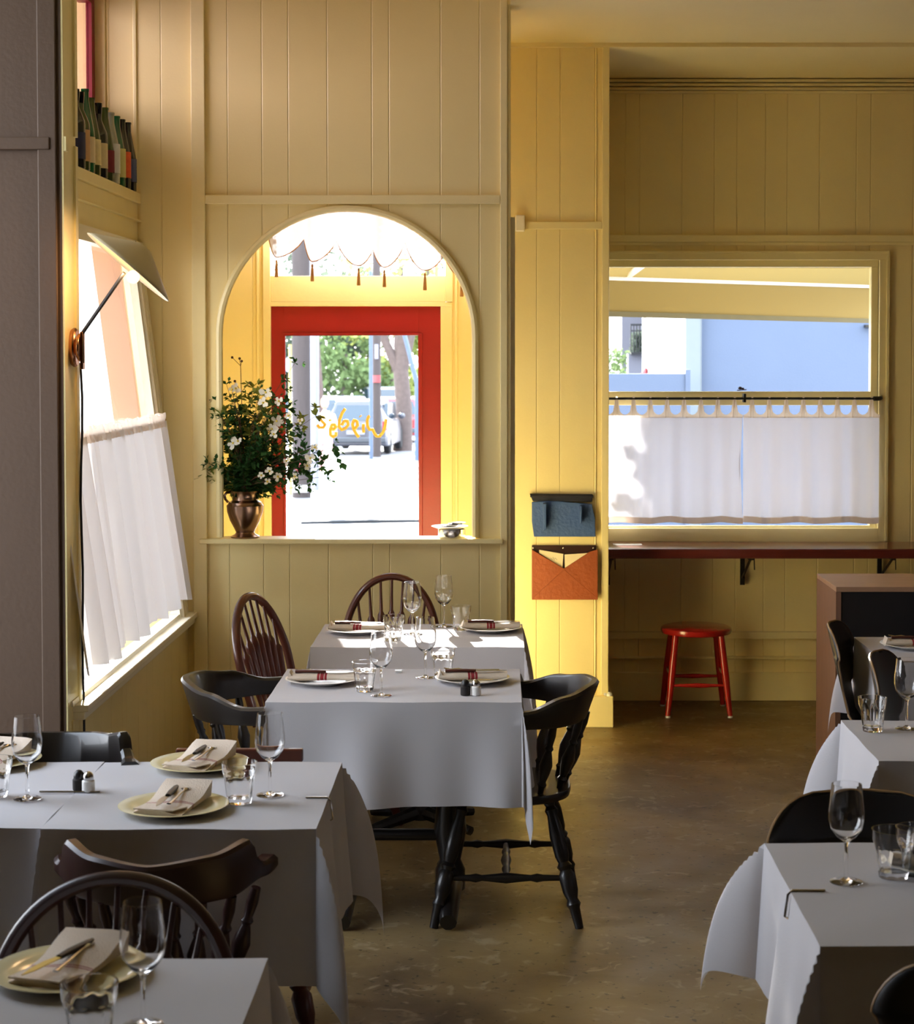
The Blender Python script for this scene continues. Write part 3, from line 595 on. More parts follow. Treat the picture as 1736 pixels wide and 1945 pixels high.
# ================================================================== WALL POCKETS ON COLUMN
qp = lambda px, py, d=.02: PY(px, py, YC-d)
bp_ = thing('blue_wall_pocket', 'blue leather wall holder with two prongs on the column', 'wall pocket', q(1068, 1020))
def poly(mb, pts, y0, y1): return mb.prism([(p.x, p.z) for p in pts], 'Y', y0, y1)
body = [qp(1010, 953), (qp(1040, 951)), qp(1065, 952), qp(1085, 954), qp(1124, 957), qp(1130, 985), qp(1131, 1019), qp(1014, 1019), qp(1010, 990)]
poly(MB(), body, YC-.035, YC-.022).build('body', 'blue', bp_, False, True, bevel=.003)
poly(MB(), [qp(1006, 938), qp(1126, 939), qp(1124, 953), qp(1012, 952)], YC-.03, YC).build('mounting_strip', 'navy', bp_, False, True, bevel=.003)
MB().tube([qp(1007, 942, .03), qp(1127, 943, .03)], .007, 8).build('rolled_edge', 'navy', bp_, True, True)
for x0, x1, y0, y1 in ((1031, 1037, 955, 1007), (1101, 1104, 959, 993)):
    poly(MB(), [qp(x0, y0), qp(x1, y0), qp(x1, y1-5), qp(x0, y1)], YC-.085, YC-.034).build('prong', 'blue', bp_, False, True, bevel=.002)
tp_ = thing('tan_wall_pocket', 'tan leather envelope pocket pinned below the blue holder', 'wall pocket', q(1072, 1138))
poly(MB(), [qp(1010, 1036), qp(1133, 1036), qp(1133, 1138), qp(1010, 1138)], YC-.018, YC-.002).build('back_panel', 'dbrown', tp_, False, True, bevel=.003)
vee = [qp(1010, 1043), qp(1071, 1079), qp(1120, 1047), qp(1135, 1043), qp(1135, 1138), qp(1010, 1138)]
poly(MB(), vee, YC-.042, YC-.034).build('front_pocket', 'tan', tp_, False, True, bevel=.002)
MB().tube([qp(1071, 1082, .043), qp(1134, 1136, .043)], .0012, 5).tube([qp(1071, 1082, .043), qp(1012, 1136, .043)], .0012, 5).build('seam', 'tan', tp_, True, True)
for x in (1013, 1070, 1127): MB().sphere(qp(x, 1041, .02), .005, 10, (1, .5, 1)).build('rivet', 'steel', tp_, True, True)
sh1 = thing('folded_note', 'cream paper note with writing in the left of the tan pocket', 'paper', q(1050, 1080))
poly(MB(), [qp(1024, 1044), qp(1070, 1052), qp(1068, 1078), qp(1062, 1074), qp(1024, 1050)], YC-.03, YC-.026).build('sheet', 'paper', sh1, False, True)
MB().tube([qp(1046, 1060, .0315), qp(1049, 1063, .0315), qp(1050, 1058, .0315), qp(1053, 1064, .0315), qp(1054, 1060, .0315), qp(1058, 1063, .0315)], .0007, 4).build('handwriting', 'ink', sh1, True, True)
sh2 = thing('folded_note', 'plain cream paper note in the right of the tan pocket', 'paper', q(1090, 1080))
poly(MB(), [qp(1072, 1053), qp(1117, 1050), qp(1073, 1079)], YC-.031, YC-.027).build('sheet', 'paper', sh2, False, True)
# ================================================================== STOOL
sp0 = PZ(1327, 1362, 0); stx, sty = sp0.x, 9.58
stl = thing('round_stool', 'red lacquered round wooden stool under the bar counter', 'stool', (stx, sty, 0))
MB().lathe([(.001, .405), (.16, .405), (.178, .412), (.183, .425), (.180, .438), (.168, .444), (.001, .444)], 48, (0, 0, 0), None, False).build('seat', 'stool', stl)
feet = []
for sx_ in (-1, 1):
    for sy_ in (-1, 1):
        t0 = Vector((.115*sx_, .115*sy_, .41)); t1 = Vector((.158*sx_, .158*sy_, .008)); feet.append((t0, t1))
        MB().tube([t0, t0.lerp(t1, .5), t1], [.017, .019, .013], 12).build('leg', 'stool', stl)
        MB().lathe([(.013, 0), (.013, .01)], 12, (t1.x, t1.y, 0)).build('foot_cap', 'white', stl)
def on(i, t): return feet[i][0].lerp(feet[i][1], t)
for i, j, t in ((0, 1, .5), (2, 3, .5), (0, 2, .62), (1, 3, .62)):
    a, b_ = on(i, t), on(j, t)
    MB().turned(a, b_, [(0, .007), (.15, .008), (.5, .0125), (.85, .008), (1, .007)]).build('stretcher', 'stool', stl)
# ================================================================== SERVICE BOX AT RIGHT
bx0 = 1.425
svc = thing('service_station', 'oak box unit with black front beside the bar', 'cabinet', (2.3, 8.15, 0))
MB().box(bx0, 3.4, 7.9, 8.38, .835, .857).build('top', 'wood', svc, False, True, bevel=.002)
MB().box(bx0, bx0+.022, 7.9, 8.38, 0, .835).build('side_panel', 'woodside', svc, False, True)
MB().box(bx0+.022, 3.4, 7.905, 7.93, 0, .835).build('front_panel', 'black', svc, False, True)
MB().box(bx0+.022, 3.4, 8.35, 8.38, 0, .835).build('back_panel', 'woodside', svc, False, True)
# ================================================================== CHAIRS
LEGP = [(0, .017), (.04, .020), (.07, .015), (.1, .022), (.14, .017), (.3, .026), (.45, .024), (.5, .018), (.53, .026), (.56, .019), (.6, .028), (.72, .026), (.78, .018), (.82, .024), (.85, .018), (1, .014)]
STRP = [(0, .009), (.2, .011), (.25, .015), (.3, .010), (.38, .013), (.5, .018), (.62, .013), (.7, .010), (.75, .015), (.8, .011), (1, .009)]
SPNP = [(0, .009), (.1, .011), (.14, .016), (.18, .011), (.3, .018), (.42, .022), (.55, .015), (.62, .010), (.66, .015), (.7, .010), (.85, .014), (1, .011)]
def seat_mesh(w2, d2, z, th=.035, front=.9):
    mb = MB(); pr = []
    n = 40
    def out(a, k, zz):
        x = math.cos(a); y = math.sin(a); e = .62
        px = math.copysign(abs(x)**e, x)*w2*k*(front if y < 0 else 1-.10*max(0, y)); py_ = math.copysign(abs(y)**e, y)*d2*k
        return Vector((px, py_, zz))
    rings = [(.90, z-th), (.98, z-th+.008), (1, z-.012), (.985, z-.002), (.93, z), (.6, z-.010), (.2, z-.012)]
    vs = [out(2*PI*k/n, r, zz) for r, zz in rings for k in range(n)]
    fs = [(i*n+k, i*n+(k+1) % n, (i+1)*n+(k+1) % n, (i+1)*n+k) for i in range(len(rings)-1) for k in range(n)]
    fs.append(tuple(range(n))[::-1]); fs.append(tuple((len(rings)-1)*n+k for k in range(n)))
    return mb.add(vs, fs)
def under(t, m, zs=.40, fx=.18, fy=.17, sx_=.25, sy_=.235):
    L = {}
    for a in (-1, 1):
        for b_ in (-1, 1):
            p0 = Vector((a*fx*.8, b_*fy*.8, zs)); p1 = Vector((a*sx_, b_*sy_, 0)); L[(a, b_)] = (p0, p1)
            MB().turned(p0, p1, LEGP).build('leg', m, t)
    ms = []
    for a in (-1, 1):
        p, q2 = L[(a, -1)][0].lerp(L[(a, -1)][1], .62), L[(a, 1)][0].lerp(L[(a, 1)][1], .62)
        MB().turned(p, q2, STRP).build('stretcher', m, t); ms.append(p.lerp(q2, .5))
    MB().turned(ms[0], ms[1], STRP).build('stretcher', m, t)
def upath_full(t, w2=.285, yb=.27, yf=-.22):
    """plan of the arm and back rail, t 0..1 from one arm end round the back to the other"""
    s = abs(t-.5)*2      # 0 at centre back, 1 at arm end
    sg = -1 if t < .5 else 1
    if s < .55:
        a = s/.55*PI/2; x = math.sin(a)*w2; y = yb - (1-math.cos(a))*(yb-.0)
    else:
        k = (s-.55)/.45; x = w2 + .012*math.sin(k*PI) ; y = 0 + (yf)*k
    return Vector((x*sg, y, 0)), s
def captain(name, label, m, loc, rz, crest='wave', arm=.70):
    t = thing(name, label, 'chair', loc, rz)
    upath = upath_full if crest == 'wave' else lambda t: (upath_full(.5+(t-.5)*.50, .235, .235)[0], abs(t-.5)*2)
    seat_mesh(.23, .215, .42).build('seat', m, t); under(t, m)
    n = 64; vs = []; fs = []
    for i in range(n+1):
        u = i/n; p, s = upath(u); p2, _ = upath(min(1, u+.01)); p1, _ = upath(max(0, u-.01)); d = (p2-p1).normalized(); nr = Vector((-d.y, d.x, 0))
        if crest == 'wave':
            zt = arm + lerp([(0, .062), (.12, .060), (.3, .042), (.48, .006), (.62, .010), (.74, -.002), (.88, .002), (1, -.008)], s); zb = arm + lerp([(0, -.055), (.3, -.055), (.5, -.05), (.8, -.045), (1, -.035)], s); th = lerp([(0, .016), (.4, .018), (.7, .022), (.9, .026), (1, .016)], s)
        else:
            zt = arm + lerp([(0, .048), (.4, .056), (.70, .074), (.76, .03), (.84, .012), (.9, .014), (1, .014)], s); zb = arm + lerp([(0, -.055), (.5, -.045), (.8, -.022), (1, -.02)], s); th = lerp([(0, .014), (.8, .017), (.9, .024), (1, .024)], s)
        leanv = Vector((0, .05*(1-s)*(1 if s < .6 or crest != 'wave' else 0), 0))
        for (a, z, lk) in ((-.7, zb, -.3), (.7, zb, -.3), (1, zb+.01, -.3), (1, zt-.008, .5), (.6, zt, .5), (-.6, zt, .5), (-1, zt-.008, .5), (-1, zb+.01, -.3)):
            vs.append(p + nr*a*th + Vector((0, 0, z)) + leanv*lk*max(0, 1-s*1.6))
    for i in range(n):
        for k in range(8): fs.append((i*8+k, i*8+(k+1) % 8, (i+1)*8+(k+1) % 8, (i+1)*8+k))
    fs.append(tuple(range(8))[::-1]); fs.append(tuple(n*8+k for k in range(8)))
    MB().add(vs, fs).build('arm_rail', m, t)
    for u in (.10, .22, .33, .42, .5, .58, .67, .78, .90):
        p, s = upath(u); top = p + Vector((0, 0, arm-.045)); a = math.atan2(p.y, p.x)
        bot = Vector((p.x*.70, p.y*.72 if p.y > 0 else p.y*.7, .415))
        if crest != 'wave' and u == .5:
            MB().prism([(-.03, .41), (.03, .41), (.022, .47), (.05, .54), (.055, .62), (.035, .66), (-.035, .66), (-.055, .62), (-.05, .54), (-.022, .47)], 'Y', bot.y-.008, bot.y+.008).build('splat', m, t); continue
        MB().turned(bot, top, SPNP).build('spindle', m, t)
    return t
def windsor(name, label, m, loc, rz, w2=.20, zt=.91):
    t = thing(name, label, 'chair', loc, rz)
    seat_mesh(.22, .21, .44).build('seat', m, t); under(t, m, .42)
    tilt = .28; hz = zt-.44
    def bow(a, k=1.0):
        x = -math.cos(a)*w2*k; s = math.sin(a); z = .44 + hz*(s**.62 if s > 0 else 0)
        x *= 1 if s > .35 else .86 + .14*(s/.35)
        return Vector((x, .165 + (z-.44)*tilt, z))
    MB().tube([bow(PI*i/40) for i in range(41)], .0155, 10, 1.1).build('bow', m, t)
    n = 7
    for i in range(n):
        u = (i+1)/(n+1)*2-1; xt = u*w2*.93; s = math.sqrt(max(0, 1-(u*.93)**2)); zz = .44 + hz*(s**.62) - .008
        top = Vector((xt, .165+(zz-.44)*tilt, zz)); bt = Vector((u*w2*.62, .165, .43))
        L = (top-bt).length
        MB().turned(bt, top, [(0, .006), (.12, .007), (.3, .010), (.5, .014), (.66, .0165), (.69, .015), (.72, .0075), (.85, .006), (1, .0055)], 10).build('spindle', m, t)
    return t
captain('captain_chair', 'black wooden captain chair right of the nearer centre table', 'dark', (.02, 6.20, 0), -PI/2)
captain('captain_chair', 'black wooden captain chair left of the nearer centre table', 'dark', (-.765, 6.27, 0), PI/2)
windsor('windsor_chair', 'red-brown hoop-back chair left of the sunlit far table', 'brown', (-.70, 7.12, 0), math.radians(69), .205, .905)
windsor('windsor_chair', 'red-brown hoop-back chair behind the sunlit far table', 'brown', (-.46, 7.62, 0), 0, .205, .90)
captain('crest_rail_chair', 'dark crest-rail chair with its back to us at the left table', 'dbrown', (-.765, 4.28, 0), PI, 'crest', .688)
windsor('windsor_chair', 'dark hoop-back chair behind the nearest left table', 'dbrown', (-.745, 3.34, 0), 0, .24, .825)
captain('crest_rail_chair', 'black crest-rail chair behind the left table at the picture edge', 'dark', (-1.22, 4.92, 0), 0, 'crest', .745)
# plain rail-back chair behind the left table
rb = thing('rail_back_chair', 'reddish straight-rail chair behind the left table beside the centre', 'chair', (-.73, 5.05, 0), 0)
seat_mesh(.2, .2, .43).build('seat', 'brown', rb); under(rb, 'brown')
MB().box(-.178, .178, .14, .162, .705, .742).build('top_rail', 'brown', rb, False, bevel=.005)
for x in (-.16, 0, .16): MB().turned((x*.9, .14, .42), (x, .15, .71), SPNP).build('spindle', 'brown', rb)
# black moulded chairs on the right
def shell_chair(label, loc, rz, k=1.0, zt=.82, wtop=.21, waist=.085):
    t = thing('moulded_chair', label, 'chair', loc, rz)
    prof = [(0, (-.23, .425)), (.08, (-.21, .445)), (.3, (-.02, .435)), (.45, (.11, .44)), (.56, (.175, .50)), (.68, (.20, .60)), (.82, (.235, zt-.11)), (1, (.262, zt))]
    wd = [(0, .15), (.06, .19), (.25, .215), (.42, .19), (.58, waist), (.64, waist+.01), (.76, wtop*.92), (.84, wtop), (.93, wtop*.86), (.98, wtop*.5), (1, wtop*.18)]
    def f(u, v):
        y = lerp([(a, b_[0]) for a, b_ in prof], v); z = lerp([(a, b_[1]) for a, b_ in prof], v); w_ = lerp(wd, v) if v < .84 else wtop*math.sqrt(max(.004, 1-((v-.84)/.162)**2)); s = 2*u-1
        cup = max(0, (v-.5)/.5)
        return Vector((s*w_, y - cup*.07*(s*w_/.21)**2, z + (.012*s*s if v < .5 else 0)))
    MB().grid(f, 16, 56).build('shell', 'blackply', t, True, thick=.010, recalc=False)
    ring = [f(1, i/56) for i in range(57)] + [f(1-i/16, 1) for i in range(1, 17)] + [f(0, 1-i/56) for i in range(1, 57)] + [f(i/16, 0) for i in range(1, 16)]
    MB().tube(ring, .0042, 6, closed=True).build('plywood_edge', 'plyedge', t)
    for a in (-1, 1):
        for b_ in (-1, 1): MB().tube([(a*.06, b_*.04, .425), (a*.14, b_*.13, .41), (a*.21, b_*.21, .0)], .008, 8).build('leg', 'iron', t)
    return t
shell_chair('black moulded chair nearest the oak unit, side-on at far right table', (1.49, 6.95, 0), math.radians(72), zt=.83, wtop=.20)
shell_chair('black moulded chair side-on behind the tumbler on the middle right table', (1.51, 6.25, 0), math.radians(66), zt=.825, wtop=.20)
shell_chair('black moulded chair behind the front right table', (.87, 4.28, 0), 0, zt=.78, wtop=.225, waist=.12)
shell_chair('black moulded chair with its back to us, bottom right corner', (.835, 3.34, 0), PI, zt=.835, wtop=.20)
# ================================================================== TABLES AND CLOTHS
def table(label, x0, x1, y0, y1, m='dark', ped=False):
    cx_, cy_ = (x0+x1)/2, (y0+y1)/2
    t = thing('dining_table', label, 'table', (cx_, cy_, 0))
    hx, hy = (x1-x0)/2-.004, (y1-y0)/2-.004
    MB().box(-hx, hx, -hy, hy, .718, .744).build('tabletop', m, t, False, bevel=.004)
    if ped:
        for sx_ in (-1, 1):
            MB().turned((sx_*.17, 0, .07), (sx_*.17, 0, .72), [(0, .05), (.1, .05), (.15, .035), (.3, .055), (.5, .04), (.55, .05), (.6, .035), (.8, .045), (1, .05)], 16).build('pedestal', m, t)
            MB().tube([(sx_*.17, -.25, .03), (sx_*.17, -.12, .07), (sx_*.17, 0, .10), (sx_*.17, .12, .07), (sx_*.17, .25, .03)], [.028, .036, .045, .036, .028], 10).build('foot', m, t)
        MB().tube([(-.17, 0, .25), (.17, 0, .25)], .02, 10).build('crossbar', m, t)
    else:
        MB().lathe([(.04, .03), (.035, .7), (.06, .72)], 16).build('pedestal', 'iron', t)
        for k in range(4):
            a = PI/4 + k*PI/2; MB().tube([(0, 0, .06), (.28*math.cos(a), .22*math.sin(a), .02)], [.03, .018], 8).build('foot', 'iron', t)
def cloth(label, x0, x1, y0, y1, drop=.30, flares=(.25, .25, .25, .25), seed=0, z=.750, side=.06, dropf=None, corner=1.0):
    """flares: front-left, front-right, back-left, back-right"""
    rnd = random.Random(seed); ph = [rnd.uniform(0, 6) for _ in range(8)]
    cx_, cy_ = (x0+x1)/2, (y0+y1)/2; hx, hy = (x1-x0)/2, (y1-y0)/2; dr = dropf or drop
    n = 22; m = 24
    def axisvals(h, d): return [-h - d*(1-i/n) for i in range(n)] + [-h + 2*h*i/m for i in range(m+1)] + [h + d*(i+1)/n for i in range(n)]
    us = axisvals(hx, drop); vs_ = axisvals(hy, dr); N = len(us)
    verts = []
    for v in vs_:
        for u in us:
            ou = max(0, abs(u)-hx); ov = max(0, abs(v)-hy); sx_ = 1 if u > 0 else -1; sy_ = 1 if v > 0 else -1
            if ou == 0 and ov == 0: verts.append(Vector((cx_+u, cy_+v, z + .0012*math.sin(u*19+ph[0])*math.sin(v*23+ph[1])))); continue
            if ou > 0 and ov > 0:
                r = math.hypot(ou, ov); th = math.atan2(ov, ou); fl = flares[(1 if sx_ > 0 else 0) + (2 if sy_ > 0 else 0)]
                # conical corner fold
                bl_ = math.sin(2*th); ang = side + (fl-side)*bl_**1.2 + .05*math.sin(6*th+ph[2])*bl_
                # swing direction: fold stands out on the diagonal
                hd2 = th + .25*math.sin(4*th)*.5
                rr = r*(1-.04*bl_)*(1+(corner-1)*bl_)
                hor = math.sin(ang)*1.25*.26*math.tanh(rr/.26); zz = -math.sqrt(max(0, rr*rr-hor*hor))
                verts.append(Vector((cx_+sx_*(hx+hor*math.cos(hd2)), cy_+sy_*(hy+hor*math.sin(hd2)), z+zz)))
            else:
                if ou > 0:
                    k = ou; along = v/hy; edge = 1
                    w_ = .020*math.sin(v*14+ph[3])*(k/drop) + .009*math.sin(v*31+ph[4])*(k/drop)
                    w_ *= 1-abs(along)**4
                    verts.append(Vector((cx_+sx_*(hx+math.sin(side)*k+w_), cy_+v, z-math.cos(side)*k)))
                else:
                    k = ov; along = u/hx; w_ = (.022*math.sin(u*12+ph[5])*(k/dr) + .009*math.sin(u*27+ph[6])*(k/dr))*(1-abs(along)**4)
                    verts.append(Vector((cx_+u, cy_+sy_*(hy+math.sin(side)*k+w_), z-math.cos(side)*k)))
    fs = [(j*N+i, j*N+i+1, (j+1)*N+i+1, (j+1)*N+i) for j in range(len(vs_)-1) for i in range(N-1)]
    me = MB(); me.add([v_ - Vector((cx_, cy_, 0)) for v_ in verts], fs)
    o = me.build('tablecloth', 'cloth', None, True, recalc=False); o.location = (cx_, cy_, 0)
    return tag(o, label, 'tablecloth')
T1 = (-.74, .068, 5.85, 6.47); T2 = (-.71, .09, 6.95, 7.55); TA = (-1.062, -.425, 4.28, 4.99); TA0 = (-1.75, -1.066, 4.30, 5.0)
TB = (-1.12, -.422, 2.72, 3.36); TC = (.593, 1.32, 3.43, 4.16); TD = (1.02, 1.75, 5.0, 5.56); TE = (1.37, 2.1, 6.6, 7.2)
table('black pedestal table under the nearer centre cloth', *T1, ped=True); table('table under the sunlit far centre cloth', *T2); table('table under the left cloth', *TA); table('table under the cloth at the left picture edge', *TA0)
table('table under the nearest left cloth', *TB); table('table under the front right cloth', *TC); table('table under the middle right cloth', *TD); table('table under the far right cloth beside the oak unit', *TE)
cloth('white cloth on the nearer centre table', *T1, drop=.33, flares=(.2, .12, .2, .3), seed=1)
cloth('white cloth on the sunlit far centre table by the arch', *T2, drop=.33, flares=(.2, .25, .25, .3), seed=2)
cloth('white cloth on the left table, hanging to long corner points', *TA, drop=.36, flares=(.1, .36, .1, .46), seed=3, corner=1.08)
cloth('white cloth on the table at the left picture edge', *TA0, drop=.32, flares=(.15, .1, .15, .1), seed=4, z=.748)
cloth('white cloth on the nearest table, bottom left corner', *TB, drop=.30, flares=(.15, .3, .15, .3), seed=5)
cloth('white cloth on the front right table with flared corner', *TC, drop=.31, flares=(.42, .2, .60, .3), seed=6)
cloth('white cloth on the middle right table', *TD, drop=.24, flares=(.42, .2, .5, .3), seed=7)
cloth('white cloth on the far right table beside the oak unit', *TE, drop=.30, flares=(.2, .2, .45, .3), seed=8)
# ================================================================== TABLEWARE
def wineglass(px, py, where, Z=.7515, h=.205, rim=.031):
    p = PZ(px, py, Z); k = h/.205
    t = thing('wine_glass', 'clear stemmed wine glass ' + where, 'wine glass', (p.x, p.y, Z))
    out = [(.0005, 0), (.034, 0), (.034, .0015), (.012, .004), (.0045, .010), (.0038, .03), (.0038, .075), (.006, .085), (.020, .095), (.033, .112), (.0375, .132), (.0370, .150), (.034, .178), (rim, .205)]
    inn = [(rim-.0012, .205), (.0328, .178), (.0358, .150), (.0363, .132), (.032, .113), (.019, .0965), (.0005, .090)]
    MB().lathe([(r, z*k) for r, z in out+inn], 40, (0, 0, 0), None, False).build('glass', 'glass', t)
    return t
def tumbler(px, py, where, Z=.7515, h=.095, r=.042, word='clear faceted tumbler '):
    p = PZ(px, py, Z)
    t = thing('tumbler', word + where, 'tumbler', (p.x, p.y, Z), random.random())
    def md(a, z): return 1 - .045*(abs(math.cos(4.5*a)))*(1 if .004 < z < h*.72 else 0)
    out = [(.0005, 0), (r*.66, 0), (r*.70, .005), (r*.74, h*.15), (r*.86, h*.6), (r*.91, h*.72), (r*.955, h*.78), (r, h)]
    MB().lathe(out, 54, (0, 0, 0), None, False, md).lathe([(r, h), (r-.0025, h), (r*.88, h*.74), (r*.66, h*.14), (.0005, h*.12)], 54, (0, 0, 0), None, False).build('glass', 'glass', t)
    return t
def fork(loc, rz, where, k=1.0, tilt=0):
    t = thing('fork', 'steel fork ' + where, 'fork', loc, rz)
    m = Matrix.Rotation(tilt, 4, 'X')
    mb = MB(); mb.tube([m @ Vector((0, -.09, .002)), m @ Vector((0, -.03, .003)), m @ Vector((0, .03, .005)), m @ Vector((0, .045, .006))], [.006, .004, .003, .009], 8, .35)
    for x in (-.009, -.003, .003, .009): mb.tube([m @ Vector((x*.9, .043, .006)), m @ Vector((x, .07, .004)), m @ Vector((x, .095, .009))], [.0025, .0018, .0012], 5)
    mb.build('fork_body', 'steel', t); return t
def knife(loc, rz, where, m='handle', blade='steel'):
    t = thing('knife', 'table knife with dark handle ' + where, 'knife', loc, rz)
    MB().prism([(-.008, 0), (.004, 0), (.009, .03), (.008, .07), (.0, .105), (-.007, .08)], 'Z', .003, .0045).build('blade', blade, t, False)
    MB().tube([(-.002, .002, .004), (-.002, -.03, .005), (-.002, -.07, .005), (-.002, -.10, .004)], [.007, .009, .0085, .009], 8, .6).build('handle', m, t)
    return t
def setting(px, py, where, style, rz=0, r=.125, pm='white', Z=.751):
    p = PZ(px, py, Z)
    pl2 = thing('dinner_plate', ('cream' if pm != 'white' else 'white') + ' round plate ' + where, 'plate', (p.x, p.y, Z))
    MB().lathe([(.001, 0), (r*.55, 0), (r*.60, .003), (r*.72, .008), (r*.98, .016), (r, .0175), (r*.98, .0185), (r*.72, .0115), (r*.6, .007), (.001, .006)], 56, (0, 0, 0), None, False).build('dish', pm, pl2)
    if style == 'roll':
        n = thing('napkin', 'rolled napkin with red stripes ' + where, 'napkin', (p.x, p.y, Z+.0075), rz)
        def f(u, v):
            a = 2*PI*v; x = (u-.5)*.225; e = 1 + .10*math.sin(u*7)
            return Vector((x + .004*math.sin(a), math.cos(a)*.034*e, .0135+math.sin(a)*.0125*e))
        MB().grid(f, 24, 20).build('cloth_roll', 'napkin', n)
        MB().prism([(-.118, .002), (-.108, .034), (-.098, .018)], 'Y', -.03, .03).build('flap', 'napkin', n, False)
        knife((p.x+.01*math.cos(rz), p.y-.008, Z+.035), rz-PI/2, where); fork((p.x, p.y+.018, Z+.035), rz+PI/2, where)
    else:
        n = thing('napkin', 'folded striped napkin ' + where, 'napkin', (p.x, p.y, Z+.008), rz)
        def f(u, v):
            x = (u-.5)*.12; y = (v-.5)*.20; return Vector((x, y, .010 + .006*math.cos((u-.5)*PI) + .034*v*v + .003*math.sin(v*9+u*5)))
        def fb(u, v): q2 = f(1-u, v); return Vector((q2.x*.96, q2.y*.97, .004+.006*v))
        def side(e, k):
            return (lambda u, v: (f(e, u).lerp(fb(1-e, u), v)) if k else (f(u, e).lerp(fb(1-u, e), v)))
        mb = MB().grid(f, 10, 10).grid(fb, 10, 10).grid(side(0, 1), 10, 2).grid(side(1, 1), 10, 2).grid(side(0, 0), 10, 2).grid(side(1, 0), 10, 2); mb.build('cloth_fold', 'napfold', n)
        MB().prism([(-.06, -.10), (.04, -.10), (.058, -.055), (-.05, -.05)], 'Z', .016, .019).build('flap', 'napfold', n, False)
        fork((p.x+.015, p.y+.0, Z+.037), rz+.1, where); knife((p.x-.012, p.y-.02, Z+.038), rz+PI-.12 if style == 'point' else rz+PI+.15, where, 'bhandle', 'gold' if style == 'point' else 'steel')  # gold on the nearest blade is a warm reflection put into its colour
setting(613, 1297, 'at left of the nearer centre table', 'roll'); setting(897, 1295, 'at right of the nearer centre table', 'roll', .08)
setting(680, 1201, 'at left of the sunlit far table', 'roll', -.05); setting(932, 1198, 'at right of the sunlit far table', 'roll', .05)
tumbler(693, 1312, 'beside the left plate of the nearer centre table'); tumbler(841, 1285, 'beside the right plate of the nearer centre table')
wineglass(724, 1321, 'nearest the front edge of the nearer centre table'); wineglass(808, 1287, 'at the middle back of the nearer centre table')
tumbler(748, 1216, 'beside the left plate of the sunlit far table'); tumbler(875, 1196, 'beside the right plate of the sunlit far table')
wineglass(783, 1205, 'at the centre of the sunlit far table'); wineglass(843, 1190, 'at the rear of the sunlit far table')
setting(380, 1458, 'at the back of the left table', 'fold', -.3, .13, 'ychina'); setting(330, 1540, 'at the front of the left table', 'fold', -.22, .132, 'ychina')
tumbler(455, 1524, 'beside the plates of the left table', h=.10, r=.044); wineglass(513, 1510, 'at the right of the left table')
wineglass(52, 1517, 'on the table at the left picture edge'); tumbler(-8, 1512, 'cut off by the left picture edge')
setting(-15, 1452, 'at the left picture edge', 'fold', -.4, .13, 'ychina', .749)
setting(130, 1855, 'on the nearest left table', 'point', -.28, .135, 'ychina'); wineglass(272, 1948, 'on the nearest left table'); tumbler(170, 1985, 'on the nearest left table', h=.10, r=.046)
wineglass(1607, 1675, 'on the front right table', h=.205); tumbler(1697, 1665, 'on the front right table, left of its neighbour', h=.10, r=.046); tumbler(1742, 1660, 'cut off by the right picture edge', h=.10, r=.046)
tumbler(1657, 1388, 'on the middle right table', h=.098); wineglass(1722, 1384, 'on the middle right table')
setting(1738, 1230, 'on the far right table', 'roll', 0, .13); 
setting(1790, 1650, 'on the front right table', 'roll')
def shaker(p, where, m, fill):
    t = thing('shaker', fill + ' shaker ' + where, 'shaker', p)
    MB().lathe([(.001, 0), (.015, 0), (.016, .003), (.016, .026), (.012, .031)], 16, (0, 0, 0), None).build('glass_jar', m, t)
    MB().lathe([(.013, .03), (.0135, .034), (.0125, .042), (.007, .049), (.001, .051)], 16, (0, 0, 0), None).build('cap', 'bhandle' if fill == 'pepper' else 'steel', t)
s1 = PZ(884, 1320, .7515); s2 = PZ(904, 1320, .7515)
shaker(s1, 'left of its pair on the nearer centre table', 'pepper', 'pepper'); shaker(s2, 'right of its pair on the nearer centre table', 'salt', 'salt')
s3 = PZ(150, 1500, .7515); s4 = PZ(168, 1503, .7515)
shaker(s3, 'on the left table by its cloth seam', 'pepper', 'pepper'); shaker(s4, 'on the left table beside the pepper', 'salt', 'salt')
def clip(pts, label):
    tag(MB().tube(pts, .0028, 6).build('tablecloth_clip', 'steel', None), label, 'clip')
x = TC[0]; yc = PZ(1498, 1692, .753).y
clip([(x+.07, yc, .7535), (x+.002, yc, .7535), (x-.006, yc, .745), (x-.012, yc, .70), (x-.002, yc, .695)], 'metal cloth clip on the left edge of the front right table')
x = TA[1]; yc = PZ(610, 1515, .753).y
clip([(x-.055, yc, .7535), (x-.002, yc, .7535), (x+.006, yc, .745), (x+.012, yc, .70), (x+.002, yc, .695)], 'metal cloth clip on the right edge of the left table')
a_, b_ = PZ(75, 1504, .753), PZ(190, 1504, .753)
clip([a_, b_], 'thin metal pin lying across the seam of the left cloths')
a_ = PZ(1687, 1257, .753); clip([a_+Vector((0, 0, -.05)), a_, a_+Vector((.15, 0, 0)), a_+Vector((.15, 0, -.05))], 'wire cloth clip on the far right table')
a_ = PZ(757, 1276, .752); tag(MB().box(a_.x-.012, a_.x+.012, a_.y-.006, a_.y+.006, .7505, .758).build('paper_tag', 'white', None, False, bevel=.001), 'tiny white tag at the back edge of the nearer centre cloth', 'tag')
a_ = PY(1407, 740, YD-.01)
tag(MB().tube([a_+Vector((-.02, 0, -.004)), a_+Vector((.03, 0, 0))], .003, 6).sphere(a_+Vector((-.003, 0, .008)), .010, 8, (1.2, .8, .8)).sphere(a_+Vector((.012, 0, .004)), .007, 8).build('dried_leaf', 'dbrown', None), 'small dried brown leaf on the middle rail of the bar window', 'leaf')
